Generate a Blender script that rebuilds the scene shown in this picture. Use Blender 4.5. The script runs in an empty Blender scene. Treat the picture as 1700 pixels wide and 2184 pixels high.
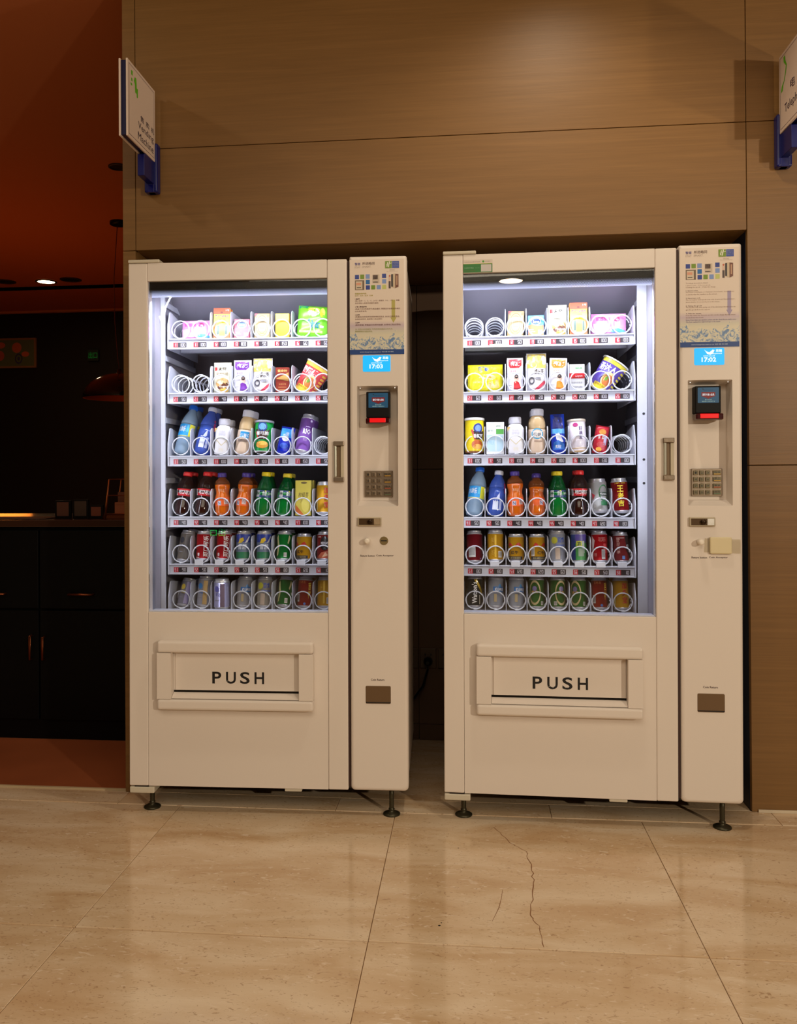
import bpy, bmesh, math, random
from mathutils import Matrix, Vector
random.seed(7)
sc = bpy.context.scene
COL = sc.collection
PI = math.pi

# ---------------------------------------------------------------- camera, world, lights, exposure
sc.view_settings.view_transform = 'Standard'
sc.view_settings.look = 'None'
sc.view_settings.gamma = 1.0
sc.view_settings.use_curve_mapping = False
sc.view_settings.exposure = 0.0

CAM = Vector((1.1064, -2.9578, 1.1129))
yaw, pitch, roll = 0.1015, 0.0048, -0.0064
fwd = Vector((-math.sin(yaw)*math.cos(pitch), math.cos(yaw)*math.cos(pitch), math.sin(pitch)))
rgt0 = Vector((math.cos(yaw), math.sin(yaw), 0)); up0 = rgt0.cross(fwd)
rgt = rgt0*math.cos(roll)+up0*math.sin(roll); up = -rgt0*math.sin(roll)+up0*math.cos(roll)
cd = bpy.data.cameras.new('camera'); cam = bpy.data.objects.new('camera', cd); COL.objects.link(cam)
cam.matrix_world = Matrix(((rgt.x, up.x, -fwd.x, CAM.x), (rgt.y, up.y, -fwd.y, CAM.y), (rgt.z, up.z, -fwd.z, CAM.z), (0, 0, 0, 1)))
cd.sensor_fit = 'HORIZONTAL'; cd.sensor_width = 36; cd.lens = 1844.6/1700*36
cd.shift_x = 39.9/1700; cd.shift_y = -85.9/1700
cd.clip_start = .05; cd.clip_end = 100
sc.camera = cam

w = bpy.data.worlds.new('world'); sc.world = w; w.use_nodes = True
w.node_tree.nodes['Background'].inputs[0].default_value = (1, .6, .35, 1)
w.node_tree.nodes['Background'].inputs[1].default_value = .01

WARM = (1, .85, .65)
def light(name, kind, loc, power, color=WARM, size=.1, target=None, **k):
    d = bpy.data.lights.new(name, kind); d.energy = power; d.color = color
    if kind == 'AREA': d.size = size
    else: d.shadow_soft_size = size
    for a, b in k.items(): setattr(d, a, b)
    o = bpy.data.objects.new(name, d); COL.objects.link(o); o.location = loc
    if target is not None:
        o.rotation_euler = (Vector(target)-Vector(loc)).to_track_quat('-Z', 'Y').to_euler()
    return o
# key lamp low on the right of the hall, downlights near the wall, added soft fill below the hall ceiling
light('hall_key_lamp', 'SPOT', (4.5, -5.2, 2.2), 405, size=.06, target=(1.0, 0, 1.1), spot_size=math.radians(70), spot_blend=.5)
light('floor_uplight_lamp', 'SPOT', (3.63, -1.30, 1.60), 55, size=.05, target=(1.2, 0, 2.85), spot_size=math.radians(44), spot_blend=.9)
for _y in (-6.25, -10.6, -20.6): light('hall_downlight_lamp', 'SPOT', (1.3, _y, 3.04), 20, size=.05, target=(1.3, _y, 0), spot_size=math.radians(130), spot_blend=.6)
light('wall_downlight_lamp', 'SPOT', (1.45, -.72, 3.06), 40, size=.05, target=(1.4, -.45, 0), spot_size=math.radians(120), spot_blend=.7)
light('left_downlight_lamp', 'SPOT', (-1.1, -.9, 3.06), 16, size=.05, target=(.2, -.2, 1.2), spot_size=math.radians(110), spot_blend=.6)
light('hall_fill_light', 'AREA', (1.1, -3.75, 3.05), 112, size=3.4, target=(1.1, -3.6, 0))  # added wide fill, not a ceiling fitting
light('dining_fill_light', 'POINT', (-2.2, 2.8, 1.05), 15, color=(1, .26, .03), size=.25)  # added orange fill to light the dining ceiling evenly, apart from the pendant
light('dining_floor_light', 'SPOT', (-1.3, .25, 2.6), 9, color=(1, .30, .06), size=.1, target=(-.6, .25, 0), spot_size=math.radians(50), spot_blend=.8)

# ---------------------------------------------------------------- materials
def lin(c):
    c = c/255
    return c/12.92 if c <= .04045 else ((c+.055)/1.055)**2.4
MATS = {}
def mat(key, rgb=(200, 200, 200), rough=.5, metal=0, emit=0, alpha=1, coat=0, bump=0, bscale=200, trans=0, spec=.5, var=0, vscale=30):
    if key in MATS: return MATS[key]
    m = bpy.data.materials.new(key); m.use_nodes = True
    nt = m.node_tree; b = nt.nodes['Principled BSDF']
    c = tuple(lin(v) for v in rgb)+(1,)
    b.inputs['Base Color'].default_value = c
    b.inputs['Roughness'].default_value = rough
    b.inputs['Metallic'].default_value = metal
    b.inputs['Alpha'].default_value = alpha
    b.inputs['Specular IOR Level'].default_value = spec
    if coat: b.inputs['Coat Weight'].default_value = coat; b.inputs['Coat Roughness'].default_value = .08
    if trans: b.inputs['Transmission Weight'].default_value = trans; b.inputs['IOR'].default_value = 1.1
    if emit:
        b.inputs['Emission Color'].default_value = c; b.inputs['Emission Strength'].default_value = emit; b.inputs['Base Color'].default_value = (c[0]*.1, c[1]*.08, c[2]*.08, 1)
    if bump or var:
        tc = nt.nodes.new('ShaderNodeTexCoord'); n = nt.nodes.new('ShaderNodeTexNoise')
        n.inputs['Scale'].default_value = bscale if bump else vscale
        nt.links.new(tc.outputs['Object'], n.inputs['Vector'])
        if bump:
            bp = nt.nodes.new('ShaderNodeBump'); bp.inputs['Strength'].default_value = bump; bp.inputs['Distance'].default_value = .001
            nt.links.new(n.outputs['Fac'], bp.inputs['Height']); nt.links.new(bp.outputs['Normal'], b.inputs['Normal'])
        if var:
            mr = nt.nodes.new('ShaderNodeMapRange'); mr.inputs[3].default_value = 1-var; mr.inputs[4].default_value = 1+var*.5
            mx = nt.nodes.new('ShaderNodeMix'); mx.data_type = 'RGBA'; mx.blend_type = 'MULTIPLY'; mx.inputs[0].default_value = 1
            mx.inputs[6].default_value = c
            nt.links.new(n.outputs['Fac'], mr.inputs[0]); nt.links.new(mr.outputs[0], mx.inputs[7]); nt.links.new(mx.outputs[2], b.inputs['Base Color'])
    MATS[key] = m; return m
def C(rgb, rough=.4):                      # plain print colour
    return mat('print_%d_%d_%d_%d' % (rgb+(int(rough*100),)), rgb, rough, coat=.15)
def FOIL(rgb): return mat('foil_%d_%d_%d' % rgb, rgb, .3, .35, coat=.3)
PAINT = mat('cream_paint', (228, 217, 206), .38, bump=.05, bscale=500, var=.03, vscale=6)
INNER = mat('white_liner', (205, 206, 216), .4)
LINER = mat('grey_liner', (158, 154, 164), .5)
BACKM = mat('back_panel_grey', (112, 104, 106), .5)
STEEL = mat('brushed_steel', (150, 135, 118), .38, .9, bump=.3, bscale=90)
CHROME = mat('chrome', (215, 210, 200), .12, 1)
BLACK = mat('black_plastic', (8, 7, 7), .35, spec=.3)
DARKGAP = mat('dark_gap', (30, 16, 12), .7)
WIRE = mat('white_wire', (222, 224, 232), .3)
INK = mat('black_ink', (18, 16, 18), .5)

def cheap_mat(m): return m
def noise_mat(key, build, rough=.5, spec=.5):
    m = bpy.data.materials.new(key); m.use_nodes = True; nt = m.node_tree; b = nt.nodes['Principled BSDF']
    b.inputs['Roughness'].default_value = rough; b.inputs['Specular IOR Level'].default_value = spec
    build(nt, b); MATS[key] = m; return m
def N(nt, t, **k):
    n = nt.nodes.new(t)
    for a, v in k.items():
        if a.startswith('i_'):
            s = a[2:]; n.inputs[int(s) if s.isdigit() else s.replace('_', ' ')].default_value = v
        else: setattr(n, a, v)
    return n
def ramp(nt, stops):
    r = nt.nodes.new('ShaderNodeValToRGB'); e = r.color_ramp.elements
    while len(e) < len(stops): e.new(.5)
    for x, (p, c) in zip(e, stops): x.position = p; x.color = tuple(lin(v) for v in c)+(1,)
    return r
def wood(nt, b):
    g = N(nt, 'ShaderNodeNewGeometry'); oi = N(nt, 'ShaderNodeObjectInfo')
    mp = N(nt, 'ShaderNodeMapping'); mp.inputs['Scale'].default_value = (1.1, 1.1, 34)
    nt.links.new(g.outputs['Position'], mp.inputs['Vector']); L = nt.links.new
    cb = N(nt, 'ShaderNodeCombineXYZ'); sc_ = N(nt, 'ShaderNodeMath', operation='MULTIPLY', i_1=9.0)
    L(oi.outputs['Random'], sc_.inputs[0]); L(sc_.outputs[0], cb.inputs[0]); L(sc_.outputs[0], cb.inputs[2])
    ad = N(nt, 'ShaderNodeVectorMath', operation='ADD'); L(mp.outputs[0], ad.inputs[0]); L(cb.outputs[0], ad.inputs[1])
    n1 = N(nt, 'ShaderNodeTexNoise', i_Scale=1.6, i_Detail=8.0, i_Distortion=.9); L(ad.outputs[0], n1.inputs['Vector'])
    mp2 = N(nt, 'ShaderNodeMapping'); mp2.inputs['Scale'].default_value = (5, 5, 260); L(g.outputs['Position'], mp2.inputs['Vector'])
    n2 = N(nt, 'ShaderNodeTexNoise', i_Scale=1.0, i_Detail=2.0); L(mp2.outputs[0], n2.inputs['Vector'])
    r = ramp(nt, [(.25, (118, 84, 42)), (.55, (124, 89, 46)), (.8, (131, 95, 51))]); L(n1.outputs['Fac'], r.inputs[0])
    mr = N(nt, 'ShaderNodeMapRange', i_3=.84, i_4=1.14); L(n2.outputs['Fac'], mr.inputs[0])
    mx = N(nt, 'ShaderNodeMix', data_type='RGBA', blend_type='MULTIPLY'); mx.inputs[0].default_value = 1
    L(r.outputs[0], mx.inputs[6]); L(mr.outputs[0], mx.inputs[7]); L(mx.outputs[2], b.inputs['Base Color'])
    bp = N(nt, 'ShaderNodeBump', i_Strength=.15, i_Distance=.001); L(n2.outputs['Fac'], bp.inputs['Height']); L(bp.outputs[0], b.inputs['Normal'])
WOOD = noise_mat('wall_veneer', wood, .42, .4)
def marble(nt, b):
    L = nt.links.new
    g = N(nt, 'ShaderNodeNewGeometry'); oi = N(nt, 'ShaderNodeObjectInfo')
    cb = N(nt, 'ShaderNodeCombineXYZ'); m9 = N(nt, 'ShaderNodeMath', operation='MULTIPLY', i_1=23.0)
    L(oi.outputs['Random'], m9.inputs[0]); L(m9.outputs[0], cb.inputs[0]); L(m9.outputs[0], cb.inputs[1])
    ad = N(nt, 'ShaderNodeVectorMath', operation='ADD'); L(g.outputs['Position'], ad.inputs[0]); L(cb.outputs[0], ad.inputs[1])
    def nz(s, scale, det=3, dist=0):
        mp = N(nt, 'ShaderNodeMapping'); mp.inputs['Scale'].default_value = s; L(ad.outputs[0], mp.inputs['Vector'])
        mp.inputs['Rotation'].default_value = (0, 0, .12)
        n = N(nt, 'ShaderNodeTexNoise', i_Scale=scale, i_Detail=det, i_Distortion=dist); L(mp.outputs[0], n.inputs['Vector']); return n
    n1 = nz((1, 3.5, 1), 2.6, 5, .8)
    r = ramp(nt, [(.3, (202, 168, 128)), (.5, (216, 188, 153)), (.72, (230, 209, 180))]); L(n1.outputs['Fac'], r.inputs[0])
    n2 = nz((1, 2.2, 1), 26, 4, 1.6)          # pale flecks
    r2 = ramp(nt, [(.60, (0, 0, 0)), (.70, (255, 255, 255))]); L(n2.outputs['Fac'], r2.inputs[0])
    n3 = nz((1, 2.0, 1), 44, 4, 2.2)          # brown flecks
    r3 = ramp(nt, [(.60, (0, 0, 0)), (.69, (255, 255, 255))]); L(n3.outputs['Fac'], r3.inputs[0])
    a = N(nt, 'ShaderNodeMix', data_type='RGBA'); L(r2.outputs[0], a.inputs[0]); L(r.outputs[0], a.inputs[6]); a.inputs[7].default_value = (lin(228), lin(206), lin(178), 1)
    s = N(nt, 'ShaderNodeMath', operation='MULTIPLY', i_1=.55); L(r3.outputs[0], s.inputs[0])
    c = N(nt, 'ShaderNodeMix', data_type='RGBA'); L(s.outputs[0], c.inputs[0]); L(a.outputs[2], c.inputs[6]); c.inputs[7].default_value = (lin(150), lin(108), lin(70), 1)
    L(c.outputs[2], b.inputs['Base Color'])
    mr = N(nt, 'ShaderNodeMapRange', i_3=.07, i_4=.15); L(n1.outputs['Fac'], mr.inputs[0]); L(mr.outputs[0], b.inputs['Roughness'])
MARBLE = noise_mat('polished_limestone', marble, .15, .75)

def glass_mat(key, tint=(1, 1, 1), refl=.06):
    m = bpy.data.materials.new(key); m.use_nodes = True; nt = m.node_tree; nt.nodes.clear(); L = nt.links.new
    o = N(nt, 'ShaderNodeOutputMaterial'); t = N(nt, 'ShaderNodeBsdfTransparent'); t.inputs[0].default_value = tint+(1,)
    gl = N(nt, 'ShaderNodeBsdfGlossy'); gl.inputs['Roughness'].default_value = .01
    lw = N(nt, 'ShaderNodeFresnel', i_IOR=1.5); mx = N(nt, 'ShaderNodeMixShader')
    ml = N(nt, 'ShaderNodeMath', operation='MULTIPLY', i_1=refl/.04); L(lw.outputs[0], ml.inputs[0])
    L(ml.outputs[0], mx.inputs[0]); L(t.outputs[0], mx.inputs[1]); L(gl.outputs[0], mx.inputs[2]); L(mx.outputs[0], o.inputs[0])
    MATS[key] = m; return m
GLASS = glass_mat('window_glass', (.97, .98, .98), .048)
def frit_mat():      # printed dot pattern fading downwards on the glass: z in machine space
    m = bpy.data.materials.new('glass_dot_print'); m.use_nodes = True; nt = m.node_tree; nt.nodes.clear(); L = nt.links.new
    o = N(nt, 'ShaderNodeOutputMaterial'); tr = N(nt, 'ShaderNodeBsdfTransparent'); df = N(nt, 'ShaderNodeBsdfPrincipled')
    df.inputs['Base Color'].default_value = (.012, .01, .01, 1); df.inputs['Roughness'].default_value = .3
    tc = N(nt, 'ShaderNodeTexCoord'); mp = N(nt, 'ShaderNodeMapping'); mp.inputs['Rotation'].default_value = (0, PI/4, 0)
    L(tc.outputs['Object'], mp.inputs['Vector']); sp = N(nt, 'ShaderNodeSeparateXYZ'); L(mp.outputs[0], sp.inputs[0])
    outs = []
    for ax in (0, 2):
        f = N(nt, 'ShaderNodeMath', operation='MULTIPLY', i_1=1/.0034); L(sp.outputs[ax], f.inputs[0])
        p = N(nt, 'ShaderNodeMath', operation='FRACT'); L(f.outputs[0], p.inputs[0])
        q = N(nt, 'ShaderNodeMath', operation='SUBTRACT', i_1=.5); L(p.outputs[0], q.inputs[0])
        s = N(nt, 'ShaderNodeMath', operation='POWER', i_1=2.0); L(q.outputs[0], s.inputs[0]); outs.append(s)
    a = N(nt, 'ShaderNodeMath', operation='ADD'); L(outs[0].outputs[0], a.inputs[0]); L(outs[1].outputs[0], a.inputs[1])
    r = N(nt, 'ShaderNodeMath', operation='SQRT'); L(a.outputs[0], r.inputs[0])
    sz = N(nt, 'ShaderNodeSeparateXYZ'); L(tc.outputs['Object'], sz.inputs[0])
    mr = N(nt, 'ShaderNodeMapRange', i_1=1.715, i_2=1.741, i_3=.24, i_4=.66); L(sz.outputs[2], mr.inputs[0])
    lt = N(nt, 'ShaderNodeMath', operation='LESS_THAN'); L(r.outputs[0], lt.inputs[0]); L(mr.outputs[0], lt.inputs[1])
    mx = N(nt, 'ShaderNodeMixShader'); L(lt.outputs[0], mx.inputs[0]); L(tr.outputs[0], mx.inputs[1]); L(df.outputs[0], mx.inputs[2])
    L(mx.outputs[0], o.inputs[0]); return m
FRIT = frit_mat()

# ---------------------------------------------------------------- mesh helpers
class MB:
    """collects geometry with several materials into one mesh"""
    def __init__(s): s.v = []; s.f = []; s.mi = []; s.mats = []; s.sm = []
    def m(s, mt):
        if mt not in s.mats: s.mats.append(mt)
        return s.mats.index(mt)
    def add(s, vs, fs, mt, smooth=False):
        o = len(s.v); s.v += [tuple(p) for p in vs]; i = s.m(mt)
        for f in fs: s.f.append(tuple(o+k for k in f)); s.mi.append(i); s.sm.append(smooth)
        return s
    def box(s, x0, x1, y0, y1, z0, z1, mt):
        vs = [(x0, y0, z0), (x1, y0, z0), (x1, y1, z0), (x0, y1, z0), (x0, y0, z1), (x1, y0, z1), (x1, y1, z1), (x0, y1, z1)]
        return s.add(vs, [(0, 3, 2, 1), (4, 5, 6, 7), (0, 1, 5, 4), (1, 2, 6, 5), (2, 3, 7, 6), (3, 0, 4, 7)], mt)
    def lathe(s, prof, mt, seg=28, cap=True, ctr=(0, 0)):
        """prof: list of (r, z) or (r, z, mat) from bottom to top; mat of a ring belongs to the band above it"""
        n = len(prof); o = len(s.v)
        for p in prof:
            for k in range(seg):
                a = 2*PI*k/seg; s.v.append((ctr[0]+p[0]*math.cos(a), ctr[1]+p[0]*math.sin(a), p[1]))
        for i in range(n-1):
            mi = s.m(prof[i][2] if len(prof[i]) > 2 else mt)
            for k in range(seg):
                k2 = (k+1) % seg
                s.f.append((o+i*seg+k, o+i*seg+k2, o+(i+1)*seg+k2, o+(i+1)*seg+k)); s.mi.append(mi); s.sm.append(True)
        if cap:
            s.f.append(tuple(o+k for k in reversed(range(seg)))); s.mi.append(s.m(prof[0][2] if len(prof[0]) > 2 else mt)); s.sm.append(False)
            s.f.append(tuple(o+(n-1)*seg+k for k in range(seg))); s.mi.append(s.m(prof[-1][2] if len(prof[-1]) > 2 else mt)); s.sm.append(False)
        return s
    def tube(s, pts, r, mt, seg=6):
        pts = [Vector(p) for p in pts]; o = len(s.v); n = len(pts)
        for i, p in enumerate(pts):
            t = (pts[min(i+1, n-1)]-pts[max(i-1, 0)]).normalized()
            a = t.cross(Vector((0, 0, 1)) if abs(t.z) < .9 else Vector((0, 1, 0))).normalized(); b = t.cross(a)
            for k in range(seg):
                th = 2*PI*k/seg; s.v.append(tuple(p+a*r*math.cos(th)+b*r*math.sin(th)))
        mi = s.m(mt)
        for i in range(n-1):
            for k in range(seg):
                k2 = (k+1) % seg; s.f.append((o+i*seg+k, o+i*seg+k2, o+(i+1)*seg+k2, o+(i+1)*seg+k)); s.mi.append(mi); s.sm.append(True)
        s.f.append(tuple(o+k for k in range(seg))); s.mi.append(mi); s.sm.append(False)
        s.f.append(tuple(o+(n-1)*seg+k for k in reversed(range(seg)))); s.mi.append(mi); s.sm.append(False)
        return s
    def prism(s, poly, y0, y1, mt):
        """poly in x-z, extruded along y"""
        n = len(poly); vs = [(x, y0, z) for x, z in poly]+[(x, y1, z) for x, z in poly]
        fs = [tuple(range(n)), tuple(reversed(range(n, 2*n)))]+[(i, (i+1) % n, n+(i+1) % n, n+i) for i in range(n)]
        fs[0] = tuple(range(n)); return s.add(vs, [tuple(reversed(f)) for f in fs], mt)
    def move(s, dx=0, dy=0, dz=0, start=0):
        s.v[start:] = [(x+dx, y+dy, z+dz) for x, y, z in s.v[start:]]; return s
    def build(s, name, parent=None, bevel=0, segs=2, smooth=False, recalc=True):
        me = bpy.data.meshes.new(name); me.from_pydata(s.v, [], s.f)
        for m_ in s.mats: me.materials.append(m_)
        me.polygons.foreach_set('material_index', s.mi); me.polygons.foreach_set('use_smooth', [True]*len(s.sm) if smooth else s.sm)
        if bevel or recalc:
            bm = bmesh.new(); bm.from_mesh(me)
            if recalc: bmesh.ops.recalc_face_normals(bm, faces=bm.faces)
            if bevel:
                es = [e for e in bm.edges if len(e.link_faces) == 2 and e.calc_face_angle(0) > .6]
                bmesh.ops.bevel(bm, geom=es, offset=bevel, segments=segs, profile=.5, affect='EDGES', clamp_overlap=True)
            bm.to_mesh(me); bm.free()
        me.update(); o = bpy.data.objects.new(name, me); COL.objects.link(o)
        if parent: o.parent = parent
        return o
def bx(name, x0, x1, y0, y1, z0, z1, mt, parent=None, bevel=.0015, segs=2):
    return MB().box(x0, x1, y0, y1, z0, z1, mt).build(name, parent, bevel, segs)
def empty(name, loc=(0, 0, 0), rot=(0, 0, 0)):
    o = bpy.data.objects.new(name, None); COL.objects.link(o); o.location = loc; o.rotation_euler = rot; o.empty_display_size = .1; return o
def tag(o, label=None, cat=None, group=None, kind=None):
    if label: o['label'] = label
    if cat: o['category'] = cat
    if group: o['group'] = group
    if kind: o['kind'] = kind
    return o
def rrect(x0, x1, z0, z1, r, n=5, corners=(1, 1, 1, 1)):
    out = []
    for i, (cx, cz, a0) in enumerate(((x0, z0, PI), (x1, z0, 1.5*PI), (x1, z1, 0), (x0, z1, .5*PI))):
        rr = r*corners[i]
        if rr <= 0: out.append((cx, cz)); continue
        sx = 1 if cx == x0 else -1; sz = 1 if cz == z0 else -1
        for k in range(n+1):
            a = a0+.5*PI*k/n; out.append((cx+sx*rr+rr*math.cos(a), cz+sz*rr+rr*math.sin(a)))
    return out
def plate(name, outline, holes, y0, y1, mt, parent=None, bev=.004, steps=3):
    """outline polygon (x,z) with holes, front face at y0, rounded front edge, sides back to y1"""
    bm = bmesh.new()
    def ring(poly, y): return [bm.verts.new((x, y, z)) for x, z in poly]
    cx = sum(p[0] for p in outline)/len(outline); cz = sum(p[1] for p in outline)/len(outline)
    xs = [p[0] for p in outline]; zs = [p[1] for p in outline]; hw = (max(xs)-min(xs))/2; hz = (max(zs)-min(zs))/2
    mx_, mz_ = (max(xs)+min(xs))/2, (max(zs)+min(zs))/2
    def inset(d): return [(mx_+(x-mx_)*(hw-d)/hw, mz_+(z-mz_)*(hz-d)/hz) for x, z in outline]
    rings = [ring(outline, y1), ring(outline, y0+bev)]
    for k in range(1, steps+1):
        a = .5*PI*k/steps; rings.append(ring(inset(bev*(1-math.cos(a))), y0+bev*(1-math.sin(a))))
    n = len(outline)
    for A, B in zip(rings, rings[1:]):
        for i in range(n):
            f = bm.faces.new((A[i], A[(i+1) % n], B[(i+1) % n], B[i])); f.smooth = True
    eds = [bm.edges.get((rings[-1][i], rings[-1][(i+1) % n])) for i in range(n)]
    for h in holes:
        A = ring(h, y0); B = ring(h, y1); m = len(h)
        for i in range(m):
            bm.faces.new((A[i], A[(i+1) % m], B[(i+1) % m], B[i]))
        eds += [bm.edges.get((A[i], A[(i+1) % m])) for i in range(m)]
    bmesh.ops.triangle_fill(bm, edges=eds, use_beauty=True)
    bmesh.ops.recalc_face_normals(bm, faces=bm.faces)
    me = bpy.data.meshes.new(name); bm.to_mesh(me); bm.free(); me.materials.append(mt)
    o = bpy.data.objects.new(name, me); COL.objects.link(o)
    if parent: o.parent = parent
    return o

# ---- text as flat triangles
TCACHE = {}
def text_tris(s, res=1, shear=0, bold=0):
    k = (s, res, shear, bold)
    if k in TCACHE: return TCACHE[k]
    cu = bpy.data.curves.new('t', 'FONT'); cu.body = s; cu.size = 1; cu.resolution_u = res; cu.fill_mode = 'FRONT' if hasattr(cu, 'fill_mode') else cu.fill_mode
    cu.shear = shear; cu.offset = bold
    o = bpy.data.objects.new('t', cu); COL.objects.link(o)
    me = o.to_mesh(); vs = [(v.co.x, v.co.y) for v in me.vertices]; fs = [tuple(p.vertices) for p in me.polygons]
    o.to_mesh_clear(); bpy.data.objects.remove(o); bpy.data.curves.remove(cu)
    if not vs: vs = [(0, 0), (1, 0), (1, 1)]; fs = []
    x0 = min(v[0] for v in vs); x1 = max(v[0] for v in vs); y0 = min(v[1] for v in vs); y1 = max(v[1] for v in vs)
    TCACHE[k] = (vs, fs, x0, x1, y0, y1); return TCACHE[k]
def text_box(s, x0, x1, z0, z1, res=1, shear=0, bold=0, rot=0):
    """text stretched into the rectangle, returns 2D verts + faces; rot in quarter turns"""
    vs, fs, a0, a1, b0, b1 = text_tris(s, res, shear, bold)
    out = []
    for x, y in vs:
        p = (x-a0)/max(a1-a0, 1e-6); q = (y-b0)/max(b1-b0, 1e-6)
        if rot == 1: p, q = 1-q, p
        elif rot == -1: p, q = q, 1-p
        out.append((x0+(x1-x0)*p, z0+(z1-z0)*q))
    return out, fs
SEG = {'0': 'abcdef', '1': 'bc', '2': 'abged', '3': 'abgcd', '4': 'fgbc', '5': 'afgcd', '6': 'afgedc', '7': 'abc', '8': 'abcdefg', '9': 'abcdfg'}
def seg_digits(s, x0, z0, w, h, t):
    vs, fs = [], []
    def q(a, b, c, d):
        o = len(vs); vs.extend([(a, c), (b, c), (b, d), (a, d)]); fs.append((o, o+1, o+2, o+3))
    for i, ch in enumerate(s):
        x = x0+i*w*1.3
        if ch in SEG:
            for g in SEG[ch]:
                if g == 'a': q(x, x+w, z0+h-t, z0+h)
                if g == 'g': q(x, x+w, z0+h/2-t/2, z0+h/2+t/2)
                if g == 'd': q(x, x+w, z0, z0+t)
                if g == 'f': q(x, x+t, z0+h/2, z0+h)
                if g == 'e': q(x, x+t, z0, z0+h/2)
                if g == 'b': q(x+w-t, x+w, z0+h/2, z0+h)
                if g == 'c': q(x+w-t, x+w, z0, z0+h/2)
    return vs, fs

class Art(MB):
    """flat print laid on a front plane (y) or wrapped on a surface of revolution, one layer over another"""
    def __init__(s, W, H, mode='flat', y=0, rad=None, tilt=None, ctr=1.15):
        super().__init__(); s.W = W; s.H = H; s.mode = mode; s.y = y; s.rad = rad; s.k = ctr; s.lay = 0; s.tilt = tilt
    def put(s, vs2, fs, mt, adv=True):
        if adv: s.lay += 1
        if (s.tilt or s.mode != 'flat') and fs and len(fs[0]) == 3 and len(vs2) > 4:      # split long triangles so that lettering follows the curve
            vs2 = list(vs2); todo = list(fs); done = []
            while todo:
                f = todo.pop()
                if len(f) != 3: done.append(f); continue
                d = [((vs2[f[i]][0]-vs2[f[(i+1) % 3]][0])**2+(vs2[f[i]][1]-vs2[f[(i+1) % 3]][1])**2, i) for i in range(3)]
                L2, i = max(d)
                if L2 < .0045**2: done.append(f); continue
                a, b, c = f[i], f[(i+1) % 3], f[(i+2) % 3]
                vs2.append(((vs2[a][0]+vs2[b][0])/2, (vs2[a][1]+vs2[b][1])/2)); m = len(vs2)-1
                todo += [(a, m, c), (m, b, c)]
            fs = done
        e = (.0004+.00010*s.lay) if (s.tilt or s.mode != 'flat') else (.00025+.00004*s.lay); out = []
        for x, z in vs2:
            if s.mode == 'flat':
                yy = s.tilt(x, z) if s.tilt else s.y
                out.append((x, yy-e, z))
            else:
                r = s.rad(z)+e; a = -PI/2+x/(s.W/2)*s.k; out.append((r*math.cos(a), r*math.sin(a), z))
        s.add(out, fs, mt); return s
    def rect(s, a0, b0, a1, b1, mt):
        x0, x1 = a0*s.W/2, a1*s.W/2; z0, z1 = b0*s.H, b1*s.H
        nx = max(1, int(abs(a1-a0)*8)) if s.mode != 'flat' or s.tilt else 1; nz = max(1, int(abs(b1-b0)*12)) if s.mode != 'flat' or s.tilt else 1
        vs = [(x0+(x1-x0)*i/nx, z0+(z1-z0)*j/nz) for j in range(nz+1) for i in range(nx+1)]
        fs = [(j*(nx+1)+i, j*(nx+1)+i+1, (j+1)*(nx+1)+i+1, (j+1)*(nx+1)+i) for j in range(nz) for i in range(nx)]
        return s.put(vs, fs, mt)
    def ell(s, a, b, ra, rb, mt, n=18, inner=0):
        cx, cz = a*s.W/2, b*s.H; rx, rz = ra*s.W/2, rb*s.H
        if inner:
            vs = [(cx+rx*q*math.cos(2*PI*k/n), cz+rz*q*math.sin(2*PI*k/n)) for q in (1, inner) for k in range(n)]
            fs = [(k, (k+1) % n, n+(k+1) % n, n+k) for k in range(n)]
        else:
            vs = [(cx, cz)]+[(cx+rx*q*math.cos(2*PI*k/n), cz+rz*q*math.sin(2*PI*k/n)) for q in (.5, 1) for k in range(n)]
            fs = [(0, 1+k, 1+(k+1) % n) for k in range(n)]+[(1+k, 1+n+k, 1+n+(k+1) % n, 1+(k+1) % n) for k in range(n)]
        return s.put(vs, fs, mt)
    def poly(s, pts, mt):
        vs = [(a*s.W/2, b*s.H) for a, b in pts]
        if s.mode == 'flat' and not s.tilt: return s.put(vs, [tuple(range(len(vs)))], mt)
        P = []; n = len(vs)
        for i in range(n):
            for k in range(4): P.append((vs[i][0]+(vs[(i+1) % n][0]-vs[i][0])*k/4, vs[i][1]+(vs[(i+1) % n][1]-vs[i][1])*k/4))
        N_ = len(P); cx = sum(p[0] for p in P)/N_; cz = sum(p[1] for p in P)/N_
        V = [(cx, cz)]+[(cx+(p[0]-cx)*q, cz+(p[1]-cz)*q) for q in (.33, .66, 1) for p in P]
        F = [(0, 1+k, 1+(k+1) % N_) for k in range(N_)]
        for r_ in (0, 1): F += [(1+r_*N_+k, 1+(r_+1)*N_+k, 1+(r_+1)*N_+(k+1) % N_, 1+r_*N_+(k+1) % N_) for k in range(N_)]
        return s.put(V, F, mt)
    def text(s, st, a0, b0, a1, b1, mt, **k):
        vs, fs = text_box(st, a0*s.W/2, a1*s.W/2, b0*s.H, b1*s.H, **k); return s.put(vs, fs, mt)

# ================================================================ STRUCTURE
NA, NB, NT, WL = -.0589, 2.0277, 1.9164, -.107
def struct(o): o['kind'] = 'structure'; return o
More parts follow.
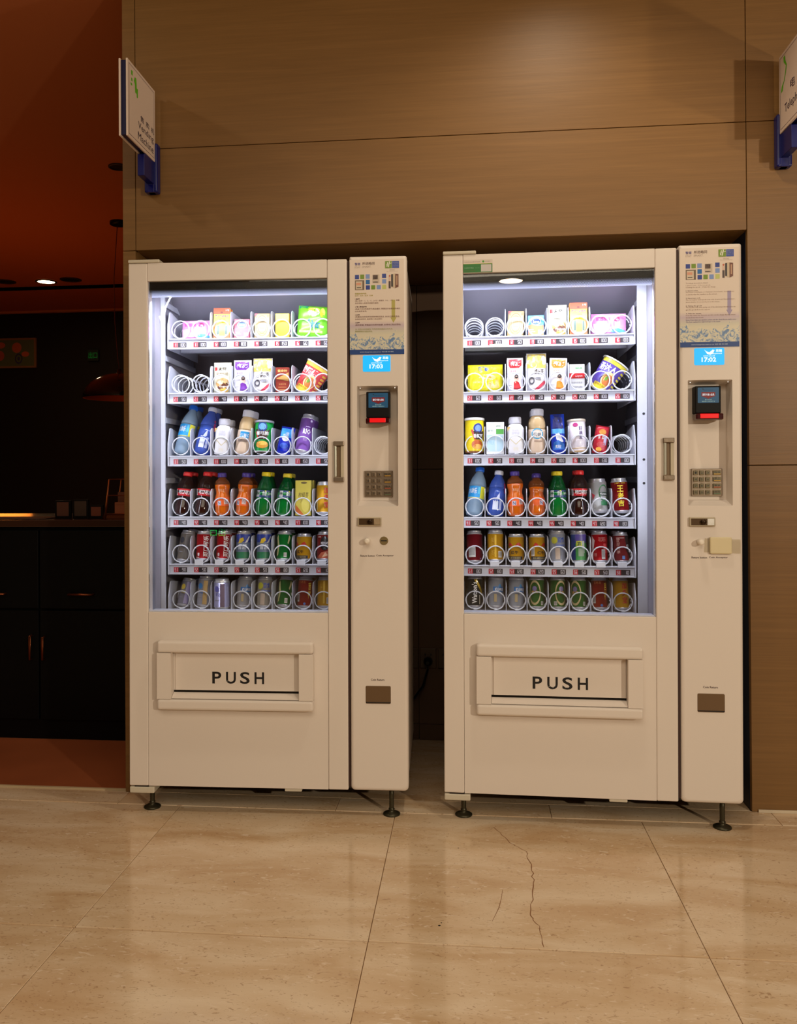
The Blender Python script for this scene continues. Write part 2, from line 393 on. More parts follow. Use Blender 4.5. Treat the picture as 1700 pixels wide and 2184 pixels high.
# --- hall floor: a bed, with limestone tiles laid on it as parts
floor = struct(bx('floor', -3.6, 6.2, -22, .75, -.06, -.004, mat('floor_joint', (134, 98, 66), .7), bevel=0))
XS = [.1293+.7485*k for k in range(-5, 7)]
XS[6] = .8612; XS[7] = 1.6522
YS = [-.106, -.898, -1.69, -2.48, -3.27]
def tile(x0, x1, y0, y1):
    g = .0008; h = .003
    o = MB().box(x0+g-(x0+x1)/2, x1-g-(x0+x1)/2, y0+h-(y0+y1)/2, y1-h-(y0+y1)/2, -.02, 0, MARBLE).build('tile', floor, .0009, 1)
    o.location = ((x0+x1)/2, (y0+y1)/2, 0)
for i in range(len(XS)-1):
    for j in range(len(YS)-1): tile(XS[i], XS[i+1], YS[j+1], YS[j])
bxs = [-3.6, -2.9, -2.1, -1.35, -.62, -.093, .66, 1.37, 2.088, 2.9, 3.7, 4.6]
for a, b in zip(bxs, bxs[1:]): tile(a, b, YS[0], .012 if b < 0 or a < -.1 else .012)
bx('floor_slab', XS[0], 6.1, -21.9, YS[-1]-.001, -.02, 0, MARBLE, floor, 0)
bx('floor_slab', XS[-1]+.001, 6.1, YS[-1], YS[0], -.02, 0, MARBLE, floor, 0)
bx('niche_slab', NA+.001, NB-.001, .013, .74, -.02, -.0005, MARBLE, floor, 0)
# hairline crack and specks in the tile in front of the right machine
def ribbon(pts, wd):
    m = MB(); vs = []
    for i, (x, y) in enumerate(pts):
        d = wd*(.5+random.random()); vs += [(x-d, y, .0003), (x+d, y, .0003)]
    m.add(vs, [(2*i, 2*i+1, 2*i+3, 2*i+2) for i in range(len(pts)-1)], mat('crack_dirt', (140, 96, 60), .8)); return m
cp = [(1.1828, -.1993), (1.2286, -.3108), (1.27, -.363), (1.2774, -.47), (1.2781, -.5825), (1.2548, -.7353), (1.2737, -.7909), (1.2769, -.8865)]
pts = []
for (x0, y0), (x1, y1) in zip(cp, cp[1:]):
    for k in range(6):
        t = k/6; pts.append((x0+(x1-x0)*t+random.uniform(-.004, .004), y0+(y1-y0)*t))
ribbon(pts+[cp[-1]], .0011).build('crack', floor, recalc=False)
ribbon([(1.1915, -.6114), (1.186, -.66), (1.178, -.71), (1.1593, -.7786)], .0007).build('crack', floor, recalc=False)
m_ = MB()
for x, y, r in ((1.0285, -.8106, .0035), (1.033, -.797, .0018), (.46, -.63, .002), (1.07, -.36, .002)):
    m_.lathe([(r, .0001), (r*.6, .0008)], BLACK, 8, ctr=(x, y))
m_.build('speck', floor)

# --- veneered wall with panels
wall = struct(MB().box(WL+.012, NA-.001, .02, .09, 0, 3.1, mat('wall_core', (60, 46, 30), .8)).box(NB+.012, 6.2, .02, .09, 0, 3.1, MATS['wall_core'])
              .box(NA, NB+.012, .02, .09, NT+.012, 3.1, MATS['wall_core']).build('wall_back'))
G = .0011
def panel(x0, x1, z0, z1, bev=.0008):
    return bx('wall_panel', x0+G, x1-G, 0, .02, z0+G, z1-G, WOOD, wall, bev, 1)
ZS = 2.2741
panel(WL, NA, 0, NT); panel(WL, NA, NT, 3.1)
panel(NA, NB, NT, ZS); panel(NA, NB, ZS, 3.1)
panel(NB, 3.2, 0, 1.14); panel(NB, 3.2, 1.14, ZS); panel(NB, 3.2, ZS, 3.1)
panel(3.2, 6.2, 0, 1.14); panel(3.2, 6.2, 1.14, ZS); panel(3.2, 6.2, ZS, 3.1)
bx('baseboard_right', NB+.02, 6.2, -.006, -.0005, 0, .010, mat('white_sealant', (205, 190, 165), .6), bevel=.001)['kind'] = 'structure'
# niche lining
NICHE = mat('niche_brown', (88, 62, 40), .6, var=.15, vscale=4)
NAVY = mat('niche_shaded_navy', (14, 26, 46), .4)  # navy of the right reveal, its shadow put into the colour
niche = struct(MB().box(NA-.04, NB+.04, .70, .74, 0, NT+.04, mat('niche_core', (40, 28, 20), .8)).build('wall_niche'))
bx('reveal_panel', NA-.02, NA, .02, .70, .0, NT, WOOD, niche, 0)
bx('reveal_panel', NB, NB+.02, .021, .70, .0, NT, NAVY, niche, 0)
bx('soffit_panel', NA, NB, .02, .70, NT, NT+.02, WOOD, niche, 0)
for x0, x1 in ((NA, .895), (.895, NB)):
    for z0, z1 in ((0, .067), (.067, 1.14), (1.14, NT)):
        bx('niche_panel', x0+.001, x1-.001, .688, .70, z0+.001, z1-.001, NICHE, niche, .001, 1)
# hall shell
HALLC = mat('hall_ceiling_paint', (150, 125, 95), .8)
struct(bx('ceiling', -3.6, 6.2, -22, .1, 3.1, 3.16, HALLC, bevel=0))
HW = mat('hall_wall_brown', (96, 70, 44), .6, var=.2, vscale=2)
struct(bx('wall_front', -3.6, 6.2, -22.06, -22, 0, 3.1, HW, bevel=0))
struct(bx('wall_left', -3.66, -3.6, -22, .0, 0, 3.1, HW, bevel=0))
struct(bx('wall_right', 6.2, 6.26, -22, .1, 0, 3.1, HW, bevel=0))
# --- dining room on the left, behind the opening
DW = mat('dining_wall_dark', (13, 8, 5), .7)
DC = mat('dining_ceiling_orange', (205, 120, 70), .8)
ZC, YB = 2.9, 5.9
SLOT = mat('slot_black', (8, 4, 3), .8)
struct(bx('floor_dining', -6.5, WL-.001, .026, 6.4, -.03, .002, mat('red_wood_floor', (165, 92, 55), .35, var=.35, vscale=3), bevel=0))
struct(bx('trim_1', -3.6, WL-.002, .012, .026, -.02, .004, mat('threshold_pale', (200, 178, 140), .5), bevel=.001))
struct(MB().box(-6.5, WL, 0, 4.74, ZC, ZC+.06, DC).box(-6.5, WL, 4.89, YB, ZC, ZC+.06, DC).box(-6.5, WL, 4.74, 4.89, ZC+.12, ZC+.16, SLOT)
       .box(-6.5, WL, 4.72, 4.74, ZC+.06, ZC+.16, SLOT).box(-6.5, WL, 4.89, 4.90, ZC+.001, ZC+.16, SLOT).build('ceiling_dining'))
struct(bx('trim_2', -6.5, WL, YB-.05, YB, ZC-.02, ZC, mat('trim_pale', (215, 150, 90), .5), bevel=0))
struct(bx('trim_3', -3.6, WL, 0, .02, ZC+.06, 3.1, HW, bevel=0))
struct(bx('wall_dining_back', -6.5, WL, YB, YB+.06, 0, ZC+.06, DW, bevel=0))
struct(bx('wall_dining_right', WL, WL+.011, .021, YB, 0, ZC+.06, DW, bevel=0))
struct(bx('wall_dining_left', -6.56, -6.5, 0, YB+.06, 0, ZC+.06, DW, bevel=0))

# ================================================================ DINING ROOM CONTENT
def downlight(loc, r, lit, label, name='ceiling_downlight', strength=40, col=(255, 214, 160), group=None):
    t = tag(empty(name, loc), label, 'ceiling light', group)
    MB().lathe([(r*1.25, 0), (r*1.25, -.006), (r*1.0, -.008), (r*.98, .0)], mat('lamp_rim', (60, 40, 28), .5), 24, cap=False).build('rim', t)
    MB().lathe([(r*.99, -.003), (r*.5, -.002)], mat('lamp_lit_%d' % strength, col, .5, emit=strength) if lit else mat('lamp_off', (30, 16, 10), .4), 24).build('lens', t)
    return t
downlight((-2.695, 4.547, ZC-.001), .075, True, 'glowing round downlight in the orange dining room ceiling', strength=60)
downlight((-2.44, 4.5, ZC-.001), .075, False, 'unlit round downlight just right of the glowing one, dining ceiling')
downlight((-3.06, 4.5, ZC-.001), .075, False, 'unlit round downlight left of the glowing one, dining ceiling')
downlight((-.88, 1.826, ZC-.001), .045, False, 'unlit round downlight in dining ceiling, highest of them by the wall edge')
pl = tag(empty('pendant_lamp', (-1.31, 2.861, 0)), 'black glossy dome pendant lamp hanging in the dark dining room', 'lamp')
GB = mat('gloss_black_shade', (12, 9, 8), .12, coat=.6)
R_ = .244; prof = [(R_, 1.665)]+[(R_*math.cos(a), 1.665+.175*math.sin(a)) for a in [PI/2*k/10 for k in range(1, 10)]]+[(.018, 1.842), (.012, 1.87)]
MB().lathe(prof, GB, 36, cap=False).build('shade', pl)
MB().lathe([(R_-.001, 1.664), (R_-.012, 1.668), (R_*.7, 1.76), (.02, 1.825)], mat('shade_inside', (120, 60, 30), .5), 36, cap=False).build('shade_lining', pl)
MB().tube([(0, 0, 1.865), (-.01, 0, 1.95), (-.03, 0, 2.2), (-.035, 0, 2.5), (-.01, 0, 2.86), (0, 0, 2.89)], .003, mat('red_cable', (120, 50, 25), .5)).build('cable', pl)
MB().lathe([(.060, ZC-.001), (.060, ZC-.02), (.05, ZC-.026)], BLACK, 24).build('canopy', pl)

cab = tag(empty('counter_cabinet', (-1.0, .55, 0)), 'black service cabinet with thin metal handles in the dark dining room', 'cabinet')
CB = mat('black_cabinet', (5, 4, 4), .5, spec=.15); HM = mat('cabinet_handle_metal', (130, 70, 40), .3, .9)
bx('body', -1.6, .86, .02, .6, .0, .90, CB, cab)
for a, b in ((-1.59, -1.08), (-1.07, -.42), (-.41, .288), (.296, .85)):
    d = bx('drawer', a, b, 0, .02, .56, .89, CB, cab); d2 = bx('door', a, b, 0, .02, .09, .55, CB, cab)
def bar(par, p, q):
    MB().tube([p, (p[0], -.02, p[2]), (q[0], -.02, q[2]), q], .005, HM, 8).build('handle', par)
kids = [c for c in cab.children if c.name.startswith('door')]
bar(kids[2], (.259, .002, .345), (.259, .002, .445))
bar(kids[3], (.315, .002, .345), (.315, .002, .440))
dr = [c for c in cab.children if c.name.startswith('drawer')]
bar(dr[3], (.43, .002, .622), (.535, .002, .622)); bar(dr[2], (.02, .002, .622), (.145, .002, .622))
wt = tag(bx('countertop', -2.6, -.13, .54, 1.2, .905, .935, mat('dark_worktop', (52, 30, 20), .25), bevel=.003), 'dark polished worktop on the black dining room cabinet', 'worktop')
nap = tag(bx('napkin', -1.0, -.70, .60, .74, .9355, .941, mat('napkin_cloth', (70, 42, 26), .8), bevel=.002), 'flat folded brown cloth lying on the dark worktop', 'cloth')
def frame(x0, x1, z1, c, y, label):
    t = tag(empty('photo_frame', ((x0+x1)/2, y, .9355)), label, 'frame')
    h = z1-.9355; hw = (x1-x0)/2
    bx('frame_border', -hw, hw, 0, .014, 0, h, BLACK, t, .001); bx('picture', -hw+.008, hw-.008, -.001, .0, .012, h-.008, mat('picture_%d' % c[0], c, .6), t, 0)
frame(-.68, -.61, 1.015, (84, 44, 26), .64, 'small brown framed card on worktop, leftmost of three')
frame(-.60, -.53, 1.02, (60, 40, 26), .64, 'taller dark framed card between the two brown ones on worktop')
frame(-.525, -.465, .995, (110, 50, 24), .64, 'lowest orange brown framed card beside the wire rack')
rk = tag(empty('display_rack', (-.36, .68, .9355)), 'wire display rack holding brown boxes on the dark worktop', 'rack')
RW = mat('rack_copper', (150, 80, 45), .35, .8)
m_ = MB()
for x in (-.09, .12):
    for y in (-.05, .08):
        m_.tube([(x, y, 0), (x+(.02 if x < 0 else 0), y, .17)], .004, RW)
for z in (.02, .10, .17): m_.tube([(-.09+.02*z/.17, -.05, z), (.12, -.05, z)], .003, RW); m_.tube([(-.09+.02*z/.17, .08, z), (.12, .08, z)], .003, RW)
m_.build('wire_frame', rk)
bx('tray_shelf', -.088, .118, -.048, .078, .0, .02, RW, rk)
BR = mat('brown_carton', (150, 82, 46), .7)
tag(bx('carton', -.42, -.32, .66, .72, .956, 1.005, BR), 'brown carton in the lower part of the wire rack', 'box')
tag(bx('carton', -.41, -.30, .67, .72, 1.006, 1.05, mat('brown_carton_dark', (105, 56, 32), .7)), 'darker carton leaning on top inside the wire rack', 'box')
pic = tag(empty('wall_picture', (-3.72, YB, 2.456)), 'framed green picture with orange shapes, dining room back wall', 'picture')
bx('picture_frame', -.235, .235, -.03, -.002, -.16, .16, mat('picture_frame_wood', (150, 110, 60), .5), pic, .002)
a_ = Art(.43, .28, 'flat', -.03)
a_.rect(-1, -.5, 1, .5, mat('picture_green', (96, 110, 70), .7))
for x, z, rx, rz, c in ((-.75, .3, .25, .12, (200, 100, 60)), (-.8, -.1, .25, .2, (190, 90, 60)), (.1, .2, .25, .2, (200, 105, 60)), (.55, -.05, .2, .1, (205, 100, 60))):
    a_.ell(x, z, rx, rz, mat('picture_orange_%d' % c[0], c, .7))
a_.ell(.2, -.22, .2, .2, mat('picture_blue', (60, 60, 100), .7), inner=.7); a_.ell(.2, -.22, .07, .07, MATS['picture_blue'])
a_.build('picture_print', pic, recalc=False)
def exit_sign(loc, w_, h_, strength, label, back=False, st='EXIT'):
    t = tag(empty('exit_sign', loc, (0, 0, PI if back else 0)), label, 'sign')
    bx('sign_case', -w_/2, w_/2, 0, .03, -h_/2, h_/2, mat('sign_case_dark', (18, 40, 24), .5), t, .002)
    a = Art(w_, h_, 'flat', -.0005)
    GE = mat('exit_green_%d' % int(strength*10), (20, 255, 90), .5, emit=strength)
    a.text(st, -.8, -.28, .8, .28, GE); a.build('sign_lettering', t, recalc=False); return t
exit_sign((-2.845, YB-.04, 2.413), .12, .12, .05, 'faint green lit sign on the dark dining room back wall', st='出口')

# ================================================================ WALL SIGNS
SGNW = mat('sign_white', (226, 206, 190), .45); SGNB = mat('sign_navy', (8, 15, 92), .3); SGNG = mat('sign_green', (96, 190, 24), .5)
def sign(x, side, label, lines, icon):
    """side=+1: readable face looks to +x"""
    t = tag(empty('hanging_sign', (x, 0, 2.11)), label, 'sign')
    Y0, Y1, Z0, Z1 = -.275, -.03, .105, .355
    core = bx('sign_core', -.009, .009, Y0+.004, Y1-.004, Z0+.004, Z1-.004, mat('sign_core_navy', (14, 14, 60), .4), t, .001)
    for sx in (1, -1):
        a, b = sorted((sx*.0092, sx*.0150))
        pn = bx('sign_panel', a, b, Y0, Y1, Z0, Z1, SGNW, t, .0006, 1)
        if sx != side: continue
        W = Y1-Y0; H = Z1-Z0
        art = MB()
        def mp(vs, e=.0004):   # reading x 0..1 left to right, z 0..1
            out = []
            for p, q in vs:
                y = (Y0+p*W) if side > 0 else (Y1-p*W)
                out.append((sx*(.0150+e), y, Z0+q*H))
            return out
        def rect(a0, b0, a1, b1, mt, e=.0004): art.add(mp([(a0, b0), (a1, b0), (a1, b1), (a0, b1)], e), [(0, 1, 2, 3)], mt)
        LN = mat('sign_outline', (110, 80, 90), .5); th = .006
        for r in ((.04, .04, .96, .04+th), (.04, .96-th, .96, .96), (.04, .04, .04+th, .96), (.96-th, .04, .96, .96)): rect(*r, LN)
        TX = mat('sign_text', (52, 34, 62), .5)
        for s_, p0, p1, q0, q1 in lines:
            vs, fs = text_box(s_, p0, p1, q0, q1, res=2); art.add(mp(vs, .0006), fs, TX)
        for kind, pr in icon:
            if kind == 'r': rect(*pr, SGNG, .0006)
            if kind == 'p': art.add(mp(pr, .0006), [tuple(range(len(pr)))], SGNG)
            if kind == 'l':
                vs = []; 
                for (p, q, wd) in pr: vs += [(p-wd, q), (p+wd, q)]
                art.add(mp(vs, .0006), [(2*i, 2*i+1, 2*i+3, 2*i+2) for i in range(len(pr)-1)], SGNG)
        art.build('sign_lettering', pn, recalc=False)
    # arm under the panel and its wall plate
    m = MB(); ay = [(-.125, .10), (-.125, .028), (-.035, .028), (-.035, .0), (-.001, .0), (-.001, .12), (-.04, .15)]
    n = len(ay); vs = [(-.012, y, z) for y, z in ay]+[(.012, y, z) for y, z in ay]
    m.add(vs, [tuple(range(n)), tuple(reversed(range(n, 2*n)))]+[(i, n+i, n+(i+1) % n, (i+1) % n) for i in range(n)], SGNB)
    m.build('bracket_arm', t, .0015)
    bx('wall_plate', -.024, .024, -.034, -.0005, 0, .172, SGNB, t, .006, 3)
    return t
sign(.010, 1, 'white and navy bracket sign reading Vending Machine above the left machine',
     [('售', .44, .57, .36, .44), ('卖', .64, .77, .36, .44), ('机', .84, .95, .36, .44), ('Vending', .36, .93, .215, .33), ('Machine', .35, .93, .09, .19)],
     [('r', (.12, .84, .17, .90)), ('r', (.12, .76, .16, .80)), ('r', (.10, .70, .15, .73)), ('l', [(.27, .86, .025), (.26, .80, .045), (.28, .76, .03), (.28, .66, .025)]), ('r', (.31, .62, .35, .74))])
sign(2.138, -1, 'white and navy bracket sign reading Telephone above the right machine',
     [('电', .40, .56, .42, .54), ('话', .64, .80, .42, .54), ('Telephone', .20, .86, .17, .31)],
     [('l', [(.20, .93, .03), (.21, .86, .03), (.27, .79, .016), (.24, .70, .014), (.19, .62, .014), (.13, .58, .03), (.10, .51, .03)])])

# ================================================================ VENDING MACHINES (local: x along the front, y into the machine, z up)
MW, MH = .9294, 1.83
LCD = mat('lcd_cyan', (0, 186, 255), .4, emit=1.0); LCDW = mat('lcd_white', (235, 250, 255), .4, emit=1.1)
LEDM = mat('led_strip', (205, 212, 255), .4, emit=1.15)
REDG = mat('reader_red_glow', (255, 12, 20), .3, emit=.8)
TAGR = mat('price_red', (190, 40, 52), .4); TAGK = mat('price_black', (48, 40, 46), .4); TAGW = mat('price_digits', (226, 222, 228), .5)
PRICES = {
 'left': [['11:100', '11:100', '12:100', '13:100', '14: 50', '15:150', '16: 60', '16: 60'], ['21: 90', '21: 90', '22: 40', '23: 20', '24: 20', '25:150', '26:100', '26:100'],
          ['31: 50', '32: 50', '33:100', '34:100', '35:100', '36:100', '37:150', '38: 50'], ['41: 40', '42: 40', '43: 40', '44: 40', '45: 40', '46: 40', '47:100', '48: 80'],
          ['51: 90', '52: 50', '53: 50', '54: 50', '55: 50', '56: 80', '57:120', '58: 10'], ['61: 50', '62: 50', '63: 50', '64: 50', '65: 50', '66: 80', '67: 80', '68: 80']],
 'right': [['11:100', '11:100', '12: 50', '13:100', '14: 40', '15:100', '16:100', '16:100'], ['21: 60', '21: 60', '22: 20', '23: 20', '24: 20', '25:200', '26:100', '26:100'],
           ['31:100', '32: 50', '33:100', '34:100', '35:100', '36:100', '37:130', '38: 80'], ['41: 50', '42: 50', '43: 40', '44: 40', '45: 40', '46: 40', '47:120', '48: 80'],
           ['51: 80', '52: 80', '53:120', '54:120', '55: 60', '56: 50', '57: 50', '58: 10'], ['61: 50', '62: 50', '63: 50', '64: 50', '65: 50', '66: 80', '67: 80', '68: 80']]}
MACH = {
 'left': dict(loc=(-.0213, -.1777), rot=.0325, rr=.0028, x0=.069, p=.0735, z=[1.609, 1.414, 1.190, .972, .803, .639]),
 'right': dict(loc=(1.0224, -.1534), rot=-.0173, rr=.0039, x0=.0628, p=.0719, z=[1.596, 1.404, 1.185, .968, .801, .643])}
YF = .23        # depth of the tray fronts
for k_, d in MACH.items():
    d['M'] = Matrix.Translation((d['loc'][0], d['loc'][1], 0)) @ Matrix.Rotation(d['rot'], 4, 'Z') @ Matrix.Rotation(d['rr'], 4, 'Y')
# double-width lanes (no divider after lane index k)
MERGE = {('left', 0): {0, 6}, ('left', 1): {0, 6}, ('right', 0): {0, 6}, ('right', 1): {0, 6}}
CZ, CR, WR = .0345, .0315, .0024

def coil(u, z, pitch, hand, depth, start=-.5*PI, flat=.9):
    pts = []; nt = (depth-.0)/pitch; n = int(18*nt)
    for i in range(n+1):
        t = i/18
        y = YF+.004+(.006*min(t, flat)/flat)+max(0, t-flat)*pitch
        a = start+hand*2*PI*t
        pts.append((u+CR*math.cos(a), y, z+CZ+CR*math.sin(a)))
    return MB().tube(pts, WR, WIRE, 6)
COILM = {}
def machine(side):
    D = MACH[side]
    lab = {'left': 'left cream vending machine beside the dark dining room opening, clock reads 17:03', 'right': 'right cream vending machine with green sticker on its header, clock reads 17:02'}[side]
    T = tag(empty('vending_machine', (D['loc'][0], D['loc'][1], 0), (0, D['rr'], D['rot'])), lab, 'vending machine', 'pair of snack and drink vending machines')
    P = lambda name, *a, **k: bx(name, *a, T, **k)
    # cabinet shell behind the door
    b = MB(); X0, X1 = .004, MW-.004
    b.box(X0, .030, .05, .66, .095, 1.822, PAINT).box(.905, X1, .05, .66, .095, 1.822, PAINT).box(.030, .905, .05, .66, 1.795, 1.822, PAINT).box(.030, .905, .05, .66, .095, .12, PAINT)
    b.box(.030, .905, .64, .66, .12, 1.795, BACKM).box(.705, .735, .05, .64, .12, 1.795, INNER)
    b.build('cabinet_body', T)
    # lit cold compartment
    l = MB(); l.box(.036, .042, .145, .64, .58, 1.795, LINER).box(.680, .686, .145, .64, .58, 1.795, LINER).box(.042, .680, .145, .64, 1.785, 1.795, LINER).box(.042, .680, .145, .64, .575, .585, LINER)
    l.box(.042, .680, .625, .639, .585, 1.785, BACKM); l.build('compartment_liner', T)
    sl = MB(); sl.add([(.043, .30, 1.784), (.679, .30, 1.784), (.679, .62, 1.62), (.043, .62, 1.62)], [(0, 1, 2, 3)], LINER); sl.build('sloped_duct', T, recalc=False)
    for z in D['z'][:5]:
        P('side_rail', .0425, .052, .235, .62, z+.118, z+.138, INNER, bevel=.001); P('side_rail', .671, .6795, .235, .62, z+.118, z+.138, INNER, bevel=.001)
    P('front_post', .0425, .0585 if side == 'left' else .054, .205, .214, .60, 1.78, INNER, bevel=.001); P('front_post', .662 if side == 'left' else .6475, .6795, .205, .214, .60, 1.78, INNER, bevel=.001)
    for z in (1.165, 1.085, 1.32):
        h = MB().lathe([(.0045, 0), (.0045, .0006)], BLACK, 10).build('post_hole', T); h.location = (.668, .2049, z); h.rotation_euler = (PI/2, 0, 0)
    # door: stiles, header, lower panel, inner jambs
    P('door_stile', .001, .0655, 0, .05, .0893, 1.826, PAINT, bevel=.004, segs=3)
    P('door_stile', .6675, .733, 0, .05, .0893, 1.826, PAINT, bevel=.004, segs=3)
    P('door_header', .066, .667, .0003, .05, 1.766, 1.826, PAINT, bevel=.0012)
    P('door_panel', .066, .667, .0003, .05, .0895, .666, PAINT, bevel=.0012)
    JB = mat('jamb_metal', (150, 152, 165), .38, .35, var=.15, vscale=25)
    P('door_jamb', .036, .042, .051, .145, .60, 1.785, JB, bevel=0); P('door_jamb', .680, .686, .051, .145, .60, 1.785, JB, bevel=0)
    P('door_jamb', .0425, .6795, .051, .145, .640, .655, INNER, bevel=0)
    P('door_seal', .734, .740, .004, .05, .10, 1.82, mat('seal_brown', (56, 30, 22), .6), bevel=0)
    # window glass with printed band, light bar hidden behind the band
    P('window_glass', .0665, .6665, .012, .016, .662, 1.769, GLASS, bevel=0)
    bd = P('glass_print_band', .0668, .6662, .0163, .0170, 1.741, 1.768, mat('band_black', (16, 10, 8), .25), bevel=0)
    fr = MB(); fr.add([(.0668, .0165, 1.716), (.6662, .0165, 1.716), (.6662, .0165, 1.741), (.0668, .0165, 1.741)], [(0, 1, 2, 3)], FRIT); fr.build('glass_dot_band', T, recalc=False)
    P('light_bar', .050, .672, .055, .085, 1.7285, 1.746, LEDM, bevel=.002)
    lamp = light('light_bar_glow_'+side, 'AREA', (.36, .07, 1.7215), 4.6, color=(.80, .84, 1), size=.56, shape='RECTANGLE', size_y=.05)
    lamp.parent = T; lamp.rotation_euler = (math.radians(24), 0, 0)
    P('light_bar_housing', .0425, .6795, .052, .10, 1.7465, 1.768, mat('housing_dark', (40, 38, 40), .5), bevel=0)
    ls = 'left' if side == 'left' else 'right'
    # vertical light strips in the jambs, brightest at the top
    for xc, sx in ((.0500, 1), (.6750, -1)):
        P('light_strip', xc-.004, xc+.003, .0502, .053, .70, 1.70, mat('strip_white', (220, 222, 235), .4), bevel=0)
        vl = light('light_strip_glow_'+side, 'AREA', (xc, .0545, 1.30), 1.0, color=(.84, .87, 1), size=.006, shape='RECTANGLE', size_y=.8)
        vl.parent = T; vl.rotation_euler = (PI/2, 0, -sx*math.radians(48))
    if side == 'left':
        MB().tube([(.080, .10, 1.66), (.078, .09, 1.665), (.084, .09, 1.645), (.092, .09, 1.66), (.10, .09, 1.70), (.115, .10, 1.735), (.14, .11, 1.75)], .0028, WIRE).build('loose_cable', T)
    # trays
    for r in range(6):
        z = D['z'][r]; x0 = D['x0']; x1 = x0+8*D['p']
        ty = empty('tray', (0, 0, 0)); ty.parent = T
        m = MB().box(x0, x1, YF, .60, z-.004, z-.002, INNER)                     # floor sheet
        m.box(x0-.002, x1+.002, YF-.0, YF+.003, z-.036, z-.004, INNER)            # price strip
        m.box(x0-.002, x1+.002, YF-.008, YF+.003, z-.004, z+.0, INNER)            # lip
        m.box(x0-.002, x1+.002, YF-.006, YF+.004, z-.038, z-.034, INNER)
        m.box(x0, x1, .36, .39, z-.03, z-.004, INNER)
        m.build('tray_floor', ty, .0006, 1)
        for s_ in (0, 1):
            xx = (x0-.006) if s_ == 0 else (x1+.002)
            mm = MB(); py = [(YF-.012, z-.038), (YF-.012, z+.045), (YF+.010, z+.098), (YF+.022, z+.100), (.60, z+.05), (.60, z-.038)]; n = len(py)
            vs = [(xx, y, q) for y, q in py]+[(xx+.004, y, q) for y, q in py]
            mm.add(vs, [tuple(range(n)), tuple(reversed(range(n, 2*n)))]+[(i, n+i, n+(i+1) % n, (i+1) % n) for i in range(n)], INNER)
            mm.box(xx-.001, xx, YF-.006, YF-.002, z+.0, z+.02, BLACK); mm.build('side_plate', ty, .0008, 1)
        mg = MERGE.get((side, r), set())
        for k in range(1, 8):
            if k-1 in mg: continue
            xx = x0+k*D['p']; mm = MB(); py = [(YF, z-.002)]+[(YF+.0, z+.075)]+[(YF+.022-.022*math.cos(a), z+.077+.022*math.sin(a)) for a in (PI/8, PI/4, 3*PI/8, PI/2)]+[(.60, z+.099), (.60, z-.002)]
            n = len(py); vs = [(xx-.0011, y, q) for y, q in py]+[(xx+.0011, y, q) for y, q in py]
            mm.add(vs, [tuple(range(n)), tuple(reversed(range(n, 2*n)))]+[(i, n+i, n+(i+1) % n, (i+1) % n) for i in range(n)], INNER)
            mm.build('divider', ty, 0)
        for k in range(8):
            u = x0+(k+.5)*D['p']
            dbl = k in mg or (k-1) in mg
            hand = 1 if (k-1) in mg else (-1 if k in mg else 1)
            if side == 'left' and r == 5 and k == 2: continue
            uu = u-(.006 if (k in mg) else 0)*0
            pitch = .058 if (side == 'right' and r == 0 and k < 2) else (.05 if (side == 'left' and r == 1 and k < 2) or (r == 2 and k == 7) else .073)
            coil(uu, z, pitch, hand, .34 if pitch < .06 else .30, start=-.55*PI if hand > 0 else -.42*PI).build('coil', ty, recalc=False)
            if r < 5:
                a = Art(1, 1, 'flat', YF-.0002); q0 = u-.024 if not (side == 'right' and r == 3) else u-.031
                txt = PRICES[side][r][k]; h0, h1 = z-.0305, z-.0125; m = a
                a.put([(q0, h0), (q0+.017, h0), (q0+.017, h1), (q0, h1)], [(0, 1, 2, 3)], TAGR); a.put([(q0+.017, h0), (q0+.048, h0), (q0+.048, h1), (q0+.017, h1)], [(0, 1, 2, 3)], TAGK)
                vs, fs = seg_digits(txt[:2], q0+.0035, h0+.003, .0045, .012, .0013); a.put(vs, fs, TAGW)
                vs, fs = seg_digits(txt[3:], q0+.0225, h0+.003, .0058, .012, .0014); a.put(vs, fs, TAGW)
                a.build('price_tag', ty, recalc=False)
            if r == 4 and k > 0:
                c = MB(); xa = u-.019 if side == 'left' else u-.019
                c.box(xa, xa+.031, YF-.011, YF-.0085, z-.004, z+.012, WIRE).box(xa, xa+.031, YF-.011, YF+.012, z+.012, z+.0145, WIRE); c.build('stop_clip', ty, .0005, 1)
    # delivery hood: four frame pieces and the push flap
    P('hood_rail', .105, .622, -.034, 0, .537, .5755, PAINT, bevel=.009, segs=4); P('hood_rail', .105, .622, -.034, 0, .350, .3855, PAINT, bevel=.009, segs=4)
    P('hood_stile', .1055, .152, -.033, 0, .3862, .5363, PAINT, bevel=.0006); P('hood_stile', .5755, .6215, -.033, 0, .3862, .5363, PAINT, bevel=.0006)
    mm = MB(); mm.add([(.153, -.030, .388), (.575, -.030, .388), (.575, -.0008, .402), (.153, -.0008, .402)], [(0, 1, 2, 3)], PAINT); mm.add([(.153, -.0008, .402), (.575, -.0008, .402), (.575, -.0006, .409), (.153, -.0006, .409)], [(0, 1, 2, 3)], BLACK)
    mm.build('hood_sill', T, recalc=False)
    fl = P('push_flap', .159, .5735, -.0045, -.0005, .4095, .5365, PAINT, bevel=.0015)
    a = Art(1, 1, 'flat', -.0045)
    for ch, x0_, x1_ in (('P', .283, .313), ('U', .329, .362), ('S', .376, .408), ('H', .424, .456)):
        vs, fs = text_box(ch, x0_, x1_, .4325, .4715, res=4, bold=.018); a.put(vs, fs, INK, adv=False)
    sx = .358
    for i in range(7): 
        xx = .333+i*.0042+(.034 if i > 3 else 0)*1.0; zz = .436+random.random()*.01; a.put([(xx, zz), (xx+.004, zz+.001), (xx+.004, zz+.0018), (xx, zz+.0008)], [(0, 1, 2, 3)], PAINT)
